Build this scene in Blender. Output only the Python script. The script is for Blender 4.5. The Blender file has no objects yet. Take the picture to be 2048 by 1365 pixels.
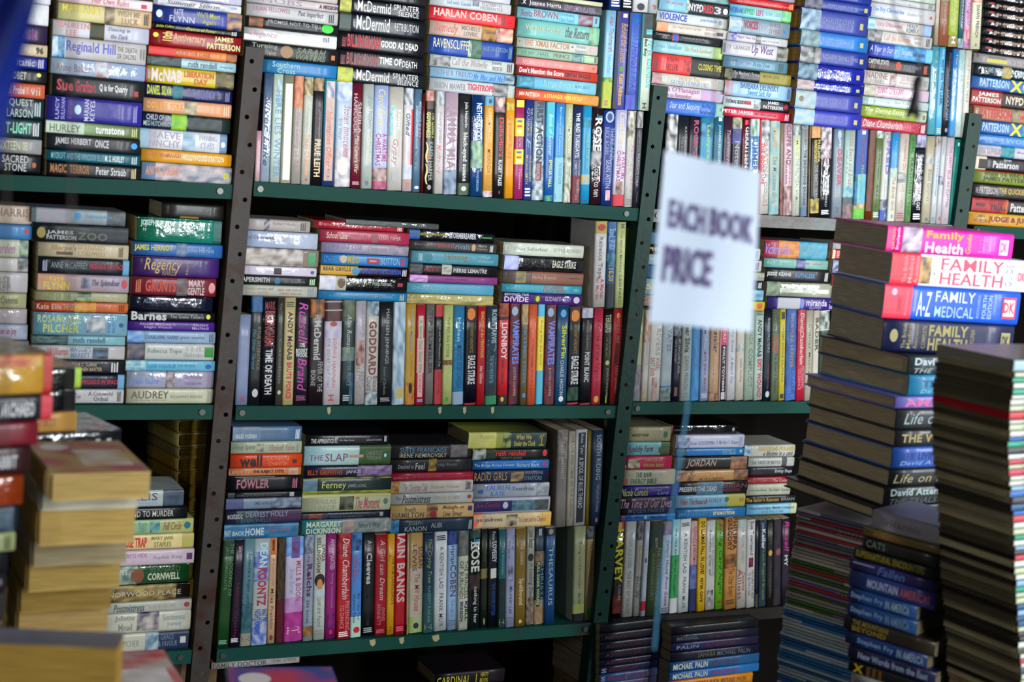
import bpy, math, random
from mathutils import Matrix, Vector, noise
import numpy as np
EXPO = 0.03; WORLD = 0.06; GAIN_LOW = 0.05; KEEP = 300; CONTR = 1.13; LIFT = 0.015
R = random.Random(7)
C = bpy.context.scene.collection
SC = bpy.context.scene
# ---------------------------------------------------------------- camera
F = 3000.0                                   # focal length in pixels of the 2048 x 1365 frame
def unit(v): return v / np.linalg.norm(v)
hx = unit(np.array([6076.0, 122.5, F]))      # world X (along the shelves) seen from the camera
vz = -unit(np.array([-1941.8, 22844.96, F])) # world Z (up)
hy = unit(np.cross(vz, hx)); vz = unit(np.cross(hx, hy))
CAM = np.array([0.0, 0.0, 1.55])
M = Matrix([[ax[0], -ax[1], -ax[2], CAM[i]] for i, ax in enumerate((hx, hy, vz))] + [[0, 0, 0, 1]])
cd = bpy.data.cameras.new('camera'); cam = bpy.data.objects.new('camera', cd); C.objects.link(cam)
cam.matrix_world = M; SC.camera = cam
cd.sensor_width = 36.0; cd.lens = F * 36.0 / 2048.0; cd.clip_end = 50
cd.dof.use_dof = True; cd.dof.focus_distance = 3.08; cd.dof.aperture_fstop = 3.6
def ray(px, py):
    r = np.array([(px - 1024.0) / F, (py - 682.5) / F, 1.0])
    return np.array([hx @ r, hy @ r, vz @ r])
def proj(P):
    d = np.array(P, float) - CAM
    q = hx * d[0] + hy * d[1] + vz * d[2]
    return 1024 + F * q[0] / q[2], 682.5 + F * q[1] / q[2]
def at(px, py, depth): return CAM + ray(px, py) * depth
D = 2.80 * ray(540, 300)[1]                  # the plane of the book spines
def on_plane(px, py, P0, n):
    r = ray(px, py); return CAM + r * ((P0 - CAM) @ n) / (r @ n)
def shelf_pt(px, py, y=None): return on_plane(px, py, np.array([0, D if y is None else y, 0.0]), np.array([0, 1.0, 0]))
# ---------------------------------------------------------------- light
SC.view_settings.view_transform = 'Standard'; SC.view_settings.look = 'None'
SC.view_settings.gamma = 1; SC.view_settings.use_curve_mapping = False
SC.view_settings.exposure = EXPO
w = bpy.data.worlds.new('world'); SC.world = w; w.use_nodes = True
w.node_tree.nodes['Background'].inputs[0].default_value = (0.75, 0.85, 1.0, 1)
w.node_tree.nodes['Background'].inputs[1].default_value = WORLD
# ---------------------------------------------------------------- materials
def hexc(h):
    h = h.lstrip('#')
    if len(h) == 3: h = ''.join(c * 2 for c in h)
    h = (h + '000000')[:6]
    return tuple(int(h[i:i + 2], 16) / 255 for i in (0, 2, 4))
def lin(c): return tuple(x / 12.92 if x <= .04045 else ((x + .055) / 1.055) ** 2.4 for x in c)
def mat(name, color=None, rough=.5, spec=.5, metal=0, attr=False, noise_scale=0, noise_amt=.15, bump=0, bump_scale=40, coat=0, stretch=None, col2=None, thr=.55, emit=0, coat_rough=.1):
    m = bpy.data.materials.new(name); m.use_nodes = True; nt = m.node_tree; b = nt.nodes['Principled BSDF']
    b.inputs['Roughness'].default_value = rough; b.inputs['Specular IOR Level'].default_value = spec
    b.inputs['Metallic'].default_value = metal; b.inputs['Coat Weight'].default_value = coat; b.inputs['Coat Roughness'].default_value = coat_rough
    if attr:
        a = nt.nodes.new('ShaderNodeAttribute'); a.attribute_name = 'Col'; src = a.outputs['Color']
    else:
        a = nt.nodes.new('ShaderNodeRGB'); a.outputs[0].default_value = (*lin(hexc(color)), 1); src = a.outputs[0]
    tc = nt.nodes.new('ShaderNodeTexCoord'); mp = nt.nodes.new('ShaderNodeMapping'); nt.links.new(tc.outputs['Object'], mp.inputs[0])
    if stretch: mp.inputs['Scale'].default_value = stretch
    if noise_scale:
        n = nt.nodes.new('ShaderNodeTexNoise'); n.inputs['Scale'].default_value = noise_scale; n.inputs['Detail'].default_value = 6
        nt.links.new(mp.outputs[0], n.inputs[0])
        mx = nt.nodes.new('ShaderNodeMix'); mx.data_type = 'RGBA'
        rp = nt.nodes.new('ShaderNodeMapRange'); nt.links.new(n.outputs[0], rp.inputs[0])
        if col2:
            rp.inputs[1].default_value = thr - .05; rp.inputs[2].default_value = thr + .05
            nt.links.new(rp.outputs[0], mx.inputs[0]); nt.links.new(src, mx.inputs[6]); mx.inputs[7].default_value = (*lin(hexc(col2)), 1)
        else:
            rp.inputs[1].default_value = .35; rp.inputs[2].default_value = .65; rp.inputs[3].default_value = 1 - noise_amt; rp.inputs[4].default_value = 1
            mx.blend_type = 'MULTIPLY'; mx.inputs[0].default_value = 1
            nt.links.new(src, mx.inputs[6]); nt.links.new(rp.outputs[0], mx.inputs[7])
        src = mx.outputs[2]
    nt.links.new(src, b.inputs['Base Color'])
    if bump:
        n2 = nt.nodes.new('ShaderNodeTexNoise'); n2.inputs['Scale'].default_value = bump_scale; n2.inputs['Detail'].default_value = 3
        nt.links.new(mp.outputs[0], n2.inputs[0]); bp = nt.nodes.new('ShaderNodeBump'); bp.inputs['Strength'].default_value = 1; bp.inputs['Distance'].default_value = bump
        nt.links.new(n2.outputs[0], bp.inputs['Height']); nt.links.new(bp.outputs[0], b.inputs['Normal']); nt.links.new(bp.outputs[0], b.inputs['Coat Normal'])
    if emit:
        b.inputs['Emission Color'].default_value = (*lin(hexc(color)), 1); b.inputs['Emission Strength'].default_value = emit
    return m
M_COV = mat('cover_card', attr=True, rough=.45, spec=.35, noise_scale=60, noise_amt=.1, bump=.0006, bump_scale=28, coat=.2, coat_rough=.18)
M_GLO = mat('glossy_laminate', attr=True, rough=.2, spec=.6, noise_scale=60, noise_amt=.1, bump=.003, bump_scale=34, coat=.8, coat_rough=.07)
M_INK = mat('printed_ink', attr=True, rough=.45, spec=.4)
M_PAG = mat('book_pages', attr=True, rough=.9, spec=.1, noise_scale=9, noise_amt=.45, stretch=(2, 2, 110), bump=.0008, bump_scale=6)
M_GRN = mat('green_shelf_paint', '#084238', rough=.6, noise_scale=7, col2='#26302a', thr=.66, bump=.0005, bump_scale=60, spec=.2)
M_RST = mat('worn_grey_steel', '#4a5450', rough=.36, noise_scale=8, col2='#3c2c22', thr=.52, bump=.0008, bump_scale=50)
M_BRN = mat('rusty_brown_post_steel', '#3e3733', rough=.5, noise_scale=13, col2='#3a2218', thr=.56, bump=.0006, bump_scale=70, spec=.25)
M_PST = mat('green_post_paint', '#0c3229', rough=.42, noise_scale=9, col2='#3a2c1e', thr=.7, bump=.0005, bump_scale=70, spec=.22)
M_DRK = mat('dark_painted_steel', '#1c1814', rough=.6, spec=.2, noise_scale=9, col2='#0e0c0a')
M_STL = mat('bolt_steel', '#5c5c58', rough=.4, metal=.8)
M_BACK = mat('shade_backdrop', '#0e0b07', rough=.95, spec=.1, noise_scale=3, noise_amt=.4)
M_FLR = mat('concrete_floor', '#4a4844', rough=.8, noise_scale=5, noise_amt=.4)
M_PAP = mat('sign_paper', '#c2cfe0', rough=.6, spec=.2, noise_scale=4, noise_amt=.06, bump=.004, bump_scale=5)
M_BLU = mat('blue_tarpaulin', '#06268a', rough=.4, noise_scale=4, noise_amt=.5, bump=.01, bump_scale=8)
M_TWI = mat('dark_twine', '#3a3430', rough=.9)
M_CLP = mat('black_clip_plastic', '#17121c', rough=.5)
M_BLT = mat('blue_string', '#2c6c8c', rough=.7)
M_WOOD = mat('raw_crate_wood', '#6c5436', rough=.8, noise_scale=6, noise_amt=.5, stretch=(1, 8, 8))
# ---------------------------------------------------------------- mesh helpers
def mesh_obj(name, verts, faces, m, parent=None, cols=None, smooth=None, loc=None, mw=None):
    me = bpy.data.meshes.new(name); me.from_pydata([tuple(map(float, v)) for v in verts], [], faces); me.materials.append(m)
    if cols is not None:
        ca = me.color_attributes.new('Col', 'FLOAT_COLOR', 'POINT')
        a = np.ones((len(verts), 4), np.float32); a[:, :3] = cols; ca.data.foreach_set('color', a.ravel())
    if smooth is not None: me.polygons.foreach_set('use_smooth', smooth if isinstance(smooth, list) else [smooth] * len(faces))
    o = bpy.data.objects.new(name, me); C.objects.link(o)
    if parent: o.parent = parent
    if mw is not None: o.matrix_world = mw
    elif loc is not None: o.location = loc
    return o
def box_vf(x0, x1, y0, y1, z0, z1, off=0):
    v = [(x, y, z) for z in (z0, z1) for y in (y0, y1) for x in (x0, x1)]
    f = [(0, 2, 3, 1), (4, 5, 7, 6), (0, 1, 5, 4), (2, 6, 7, 3), (0, 4, 6, 2), (1, 3, 7, 5)]
    return v, [tuple(i + off for i in q) for q in f]
def tag(o, label, cat, group=None, kind=None):
    o['label'] = label; o['category'] = cat
    if group: o['group'] = group
    if kind: o['kind'] = kind
    return o
# glyphs: every character once as a flat outline, regular and bold
CHARS = "ABCDEFGHIJKLMNOPQRSTUVWXYZabcdefghijklmnopqrstuvwxyz0123456789.,:;?!'&-~/"
GL = {}
def build_glyphs():
    tmp = []
    for style, off in (('t', .004), ('b', .032)):
        for ch in list(CHARS) + ['||']:
            for mode in (0, 1):
                if ch == '||' and mode == 0: continue
                cu = bpy.data.curves.new('g', 'FONT'); cu.body = ch if mode == 0 else ('||' if ch == '||' else '|' + ch + '|')
                cu.resolution_u = 2; cu.offset = off if mode == 0 else 0; cu.size = 1
                o = bpy.data.objects.new('g', cu); C.objects.link(o); tmp.append((style, ch, mode, o))
    bpy.context.view_layer.update(); dg = bpy.context.evaluated_depsgraph_get()
    base = {s: o.dimensions.x for s, ch, md, o in tmp if ch == '||'}
    for s, ch, md, o in tmp:
        if ch == '||': continue
        if md == 1: GL.setdefault((s, ch), {})['adv'] = o.dimensions.x - base[s]
        else:
            me = bpy.data.meshes.new_from_object(o.evaluated_get(dg))
            v = np.zeros(len(me.vertices) * 3); me.vertices.foreach_get('co', v)
            GL.setdefault((s, ch), {})['v'] = v.reshape(-1, 3)[:, :2]; GL[(s, ch)]['f'] = [tuple(p.vertices) for p in me.polygons]
            bpy.data.meshes.remove(me)
    for s, ch, md, o in tmp:
        cu = o.data; bpy.data.objects.remove(o); bpy.data.curves.remove(cu)
build_glyphs()
def text_vf(txt, style):
    """flat text, unit box 0..1 x 0..1"""
    bold = 'b' if style in 'bB' else 't'; V = []; Fc = []; x = 0; n = 0
    for ch in txt:
        if ch == ' ': x += .32; continue
        g = GL.get((bold, ch))
        if g is None: x += .4; continue
        v = g['v'].copy(); v[:, 0] += x
        if style == 'i': v[:, 0] += v[:, 1] * .28
        V.append(v); Fc += [tuple(i + n for i in q) for q in g['f']]; n += len(v); x += g['adv'] + (.03 if bold == 'b' else .015)
    if not V: return None, None
    V = np.concatenate(V); lo = V.min(0); hi = V.max(0); V = (V - lo) / np.maximum(hi - lo, 1e-6)
    return V, Fc
def bright(c, g): return tuple(min(.97, max(.015, ((x - .5) * CONTR + .5 + LIFT) * g)) for x in c)
# a face print of ink, plus white panels painting glare on some spines: items drawn in (s, v) unit coordinates of the spine, mapped by fn(s, v, lift) -> local xyz
BRK = [.05, .14, .3, .7, .86, .95]
def print_mesh(items, L, T, gain, fn, seed):
    V = []; Fc = []; Cc = []; lift = .0003; rr = random.Random(seed)
    def add(v2, faces, col, lf, flat=False):
        n = len(V)
        for q in v2:
            p = fn(q[0], q[1], lf); V.append((p[0], min(p[1], .0002 - lf), p[2]) if flat else p)
        Fc.extend(tuple(i + n for i in f) for f in faces)
        if isinstance(col, list): Cc.extend(col)
        else: Cc.extend([col] * len(v2))
    for it in items:
        k, s0, s1, v0, v1, cols, txt = it; lift += .00004
        c1 = lin(bright(hexc(cols[0]), gain)); c2 = lin(bright(hexc(cols[-1]), gain))
        if k == 'r':
            vb = [v0] + [q for q in BRK if v0 + .01 < q < v1 - .01] + [v1]
            add([(s, q) for q in vb for s in (s0, s1)], [(2 * i, 2 * i + 2, 2 * i + 3, 2 * i + 1) for i in range(len(vb) - 1)], c1, lift)
        elif k == 'c':
            cs, cv = (s0 + s1) / 2, (v0 + v1) / 2; rs = (s1 - s0) / 2; rv = rs * L / T if abs((v1 - v0)) < .01 else (v1 - v0) / 2
            pts = [(cs, cv)] + [(cs + rs * q * math.cos(a * math.pi / 7), cv - rv * q * math.sin(a * math.pi / 7)) for q in (.5, .8, 1) for a in range(14)]
            add(pts, [(0, 1 + a, 1 + (a + 1) % 14) for a in range(14)] + [(1 + q * 14 + a, 15 + q * 14 + a, 15 + q * 14 + (a + 1) % 14, 1 + q * 14 + (a + 1) % 14) for q in (0, 1) for a in range(14)], c1, lift)
        elif k == 'p':
            nx = max(3, min(16, int((s1 - s0) * L / .006))); ny = 0; vb = sorted([v0] + [q for q in BRK + [.42, .58] if v0 + .01 < q < v1 - .01] + [v1], reverse=True); ny = len(vb) - 1; g = []; cl = []
            ox, oy = rr.random() * 50, rr.random() * 50
            for j in range(ny + 1):
                for i in range(nx + 1):
                    g.append((s0 + (s1 - s0) * i / nx, vb[j]))
                    t = noise.noise(Vector((ox + i * .55, oy + (1 - vb[j]) * 3.2, 0))) * 1.15 + .5
                    t = min(1, max(0, t)); cl.append(tuple(a * (1 - t) + b * t for a, b in zip(c1, c2)))
            add(g, [(j * (nx + 1) + i, j * (nx + 1) + i + 1, (j + 1) * (nx + 1) + i + 1, (j + 1) * (nx + 1) + i) for j in range(ny) for i in range(nx)], cl, lift)
        elif k == 'o':
            w_ = (s1 - s0) / 3.2
            for q in range(3):
                a = s0 + q * w_ * 1.15; add([(a, v1), (a + w_ * .7, v1), (a + w_ * .7, v0 + (v1 - v0) * .2 * (q == 1)), (a, v0 + (v1 - v0) * .15 * (q == 0))], [(0, 1, 2, 3)], c1, lift)
        else:
            v, f = text_vf(txt, k)
            if v is None: continue
            # upright words set across a thick spine (box taller than wide)
            if (s1 - s0) * L < (v1 - v0) * T * 1.1 and len(txt) > 3:
                v2 = [(s0 + (1 - y) * (s1 - s0), v0 + (1 - x) * (v1 - v0)) for x, y in v] if False else [(s0 + (1 - y) * (s1 - s0), v1 - x * (v1 - v0)) for x, y in v]
                v2 = [(s0 + (s1 - s0) * (1 - y), v1 - x * (v1 - v0)) for x, y in v]
            else:
                v2 = [(s0 + x * (s1 - s0), v1 - y * (v1 - v0)) for x, y in v]
            add(v2, f, c1, lift + .0003, True)
    return V, Fc, Cc
def parse_item(s):
    tk = s.split(); k = tk[0]; nums = []; i = 1
    while i < len(tk) and tk[i].lstrip('-').isdigit() and len(nums) < 4: nums.append(int(tk[i]) / 100); i += 1
    cols = []
    while i < len(tk) and tk[i].startswith('#'): cols.append(tk[i]); i += 1
    txt = ' '.join(tk[i:])
    if len(nums) < 4: nums = nums[:2] + ([.15, .85] if k == 'o' else [0, 1] if k in 'rp' else [.2, .78])
    return k, nums[0], nums[1], nums[2], nums[3], cols or ['#888'], txt
def cname(h):
    import colorsys
    r, g, b = hexc(h); hh, s, v = colorsys.rgb_to_hsv(r, g, b); hh *= 360
    if v < .2: return 'black' if s < .5 or v < .13 else ('dark blue' if 190 < hh < 290 else 'dark brown' if hh < 60 or hh > 320 else 'dark green')
    if s < .16: return 'pale grey' if v > .62 else 'grey' if v > .35 else 'dark grey'
    base = ('red' if hh < 14 or hh > 345 else 'orange' if hh < 36 else 'yellow' if hh < 62 else 'green' if hh < 165 else 'teal' if hh < 195 else 'blue' if hh < 245 else 'purple' if hh < 300 else 'pink')
    if s < .35 and v > .55 and base in ('orange', 'yellow'): return 'cream'
    if base == 'orange' and v < .5: return 'brown'
    if base == 'orange' and s < .5: return 'tan'
    if s < .35 and v < .6: return 'greyish ' + base
    return ('pale ' if s < .4 and v > .6 else 'dark ' if v < .42 else '') + base
ORD = 'first second third fourth fifth sixth seventh eighth ninth tenth eleventh twelfth thirteenth fourteenth fifteenth sixteenth seventeenth eighteenth nineteenth twentieth'.split()
def ordi(n):
    if n < 20: return ORD[n]
    if n == 20: return 'twenty-first'
    tens = {2: 'twenty', 3: 'thirty', 4: 'forty', 5: 'fifty', 6: 'sixty', 7: 'seventy', 8: 'eighty'}
    q, r_ = divmod(n + 1, 10)
    return tens[q] + ('-' + ORD[r_ - 1] if r_ else 'th') if r_ else {2: 'twentieth', 3: 'thirtieth', 4: 'fortieth', 5: 'fiftieth', 6: 'sixtieth', 7: 'seventieth', 8: 'eightieth'}[q]
BADW = 'ELLY AUDREY BRAND FRY DALLAGLIO DIBNAH BADER GAMBIL COLGAN DIAMOND BILLY ELLIOT MAMMA MILLS CLASSIC JORDAN SUGAR ROMANO HOGG BRONTE HEMINGWAY FRED TITANIC BEAR FOWL PHILLIPS ELVIS SHARPE\'S JAMES SAVING PADDINGTON BRITANNIC SCOTLAND NAUGHTY CHRISTIE SILVERFIN MOZART HERRIOTS PERRON DE PEGASUS RABBIT MICKEY LLAMAS APPRENTICE CATHERINE GEORGETTE SILVIA SOPHIE TAMERS DALZIEL GERRITSEN SUTHERLAND BANKS PAUL CHICKA'.split()
def title_of(items):
    t = ' '.join(x[6][1:] for x in items if x[6].startswith('='))
    ws = t.replace('=', '').split()
    if not ws or any(a.strip(".,:?!").upper() in BADW for a in ws): return []
    return ws
USED = {}
def book(P, ang, lean, L, W, T, cA, cB, items, gain, hard, gloss, label, cat, group, pages='#b8ac8c', stand=False, swirl=None, seed=0, name=None, flip=False):
    """P: world position of the corner where the spine's start meets the lower board; X runs along the spine"""
    t = .0025 if hard else .0005; ov = .003 if hard else 0.0003
    g = .0002; a = T - 2 * g
    prof = [(W, 0), (.0035, 0), (.0012, a * .05), (.0003, a * .14), (0, a * .3), (0, a * .7), (.0003, a * .86), (.0012, a * .95), (.0035, a), (W, a)]
    inner = [(W, t), (.0035 + t, t), (.0012 + t, t + a * .02), (.0003 + t, a * .16), (t, a * .3), (t, a * .7), (.0003 + t, a * .84), (.0012 + t, a - t - a * .02), (.0035 + t, a - t), (W, a - t)]
    n = len(prof); V = []; Fc = []; Cc = []; SM = []
    ca, cb = lin(bright(hexc(cA), gain)), lin(bright(hexc(cB), gain)); NX = 4
    for i in range(NX + 1):
        u = i / NX
        for (y, z) in prof: V.append((L * u, y, z + g)); Cc.append(tuple(p * (1 - u) + q * u for p, q in zip(ca, cb)))
    for i in range(NX):
        for j in range(n - 1): Fc.append((i * n + j, (i + 1) * n + j, (i + 1) * n + j + 1, i * n + j + 1)); SM.append(1 <= j <= 7)
    base = len(V)
    for i in (0, NX):
        for (y, z) in inner: V.append((L * i / NX, y, z + g)); Cc.append(ca if i == 0 else cb)
    for e, off in ((0, base), (1, base + n)):
        o0 = 0 if e == 0 else NX * n
        for j in range(n - 1):
            q = (o0 + j, o0 + j + 1, off + j + 1, off + j); Fc.append(q if e == 0 else q[::-1]); SM.append(False)
    for j in range(n - 1): Fc.append((base + j, base + j + 1, base + n + j + 1, base + n + j)); SM.append(False)
    for j in (0, n - 1):
        q = (j, base + j, base + n + j, NX * n + j); Fc.append(q if j else q[::-1]); SM.append(False)
    if stand:
        mw = Matrix.Translation(Vector(P)) @ Matrix.Rotation(lean, 4, 'Y') @ Matrix.Rotation(math.pi / 2, 4, 'Y')
    else:
        mw = Matrix.Translation(Vector(P)) @ Matrix.Rotation(ang, 4, 'Z') @ Matrix.Rotation(lean, 4, 'Y')
    nm = name or ('hardback_book' if hard else 'paperback_book')
    o = mesh_obj(nm, V, Fc, M_GLO if gloss else M_COV, cols=Cc, smooth=SM, mw=mw)
    k = USED.get(label, 0); USED[label] = k + 1
    tag(o, label, cat, group)
    pv, pf = box_vf(ov, L - ov, .0035 + t, W - ov - .0004, g + t, g + a - t)
    pc = lin(bright(hexc(pages), 1))
    mesh_obj('page_block', pv, pf, M_PAG, o, cols=[pc] * 8)
    def fn(s, v, lf):
        z = a * (1 - v); vv = abs(v - .5) * 2
        y = float(np.interp(vv, (.4, .72, .9, 1), (0, .0003, .0012, .0035)))
        return (s * L, y - lf, min(max(z, 0), a) + g)
    its = [(x[0], x[1], x[2], x[3], x[4], x[5], x[6].lstrip('=')) for x in items]
    if its:
        V, Fc, Cc = print_mesh(its, L, T, gain, fn, seed)
        if V: mesh_obj('spine_lettering' if any(x[6] for x in its) else 'spine_print', V, Fc, M_INK, o, cols=Cc)
    if swirl:
        cols = [swirl, cB] if isinstance(swirl, str) else [cA, cB]
        V, Fc, Cc = print_mesh([('p', .02, .98, .02, .98, cols, ''), ('p', .3, .8, .1, .6, [cB, '#c8c0c0'], ''), ('c', .1, .3, .6, .9, ['#c8c0c0'], '')], L * .3, W, 1, lambda s, v, lf: (s * L, W * (1 - v), T + lf), seed)
        mesh_obj('cover_art', V, Fc, M_INK, o, cols=Cc)
    return o
def LAMPS():
    tube(340, 1.15, 2.5, -.4, 46, .1, 'leftmost upright tube lamp in the aisle behind the photographer')
    tube(735, 1.0, 2.3, -.4, 52, .1, 'second upright tube lamp from left in the aisle behind the photographer')
    tube(1530, 1.0, 2.3, -.4, 52, .1, 'third upright tube lamp from left in the aisle behind the photographer')
    tube(1870, 1.2, 2.4, -.4, 46, .1, 'rightmost upright tube lamp in the aisle behind the photographer')
    tube(-1400, 1.2, 1.9, .7, 10, .1, 'short tube lamp added at far left to brighten left faces of the piles')  # added fill for the left faces of the front piles
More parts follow.
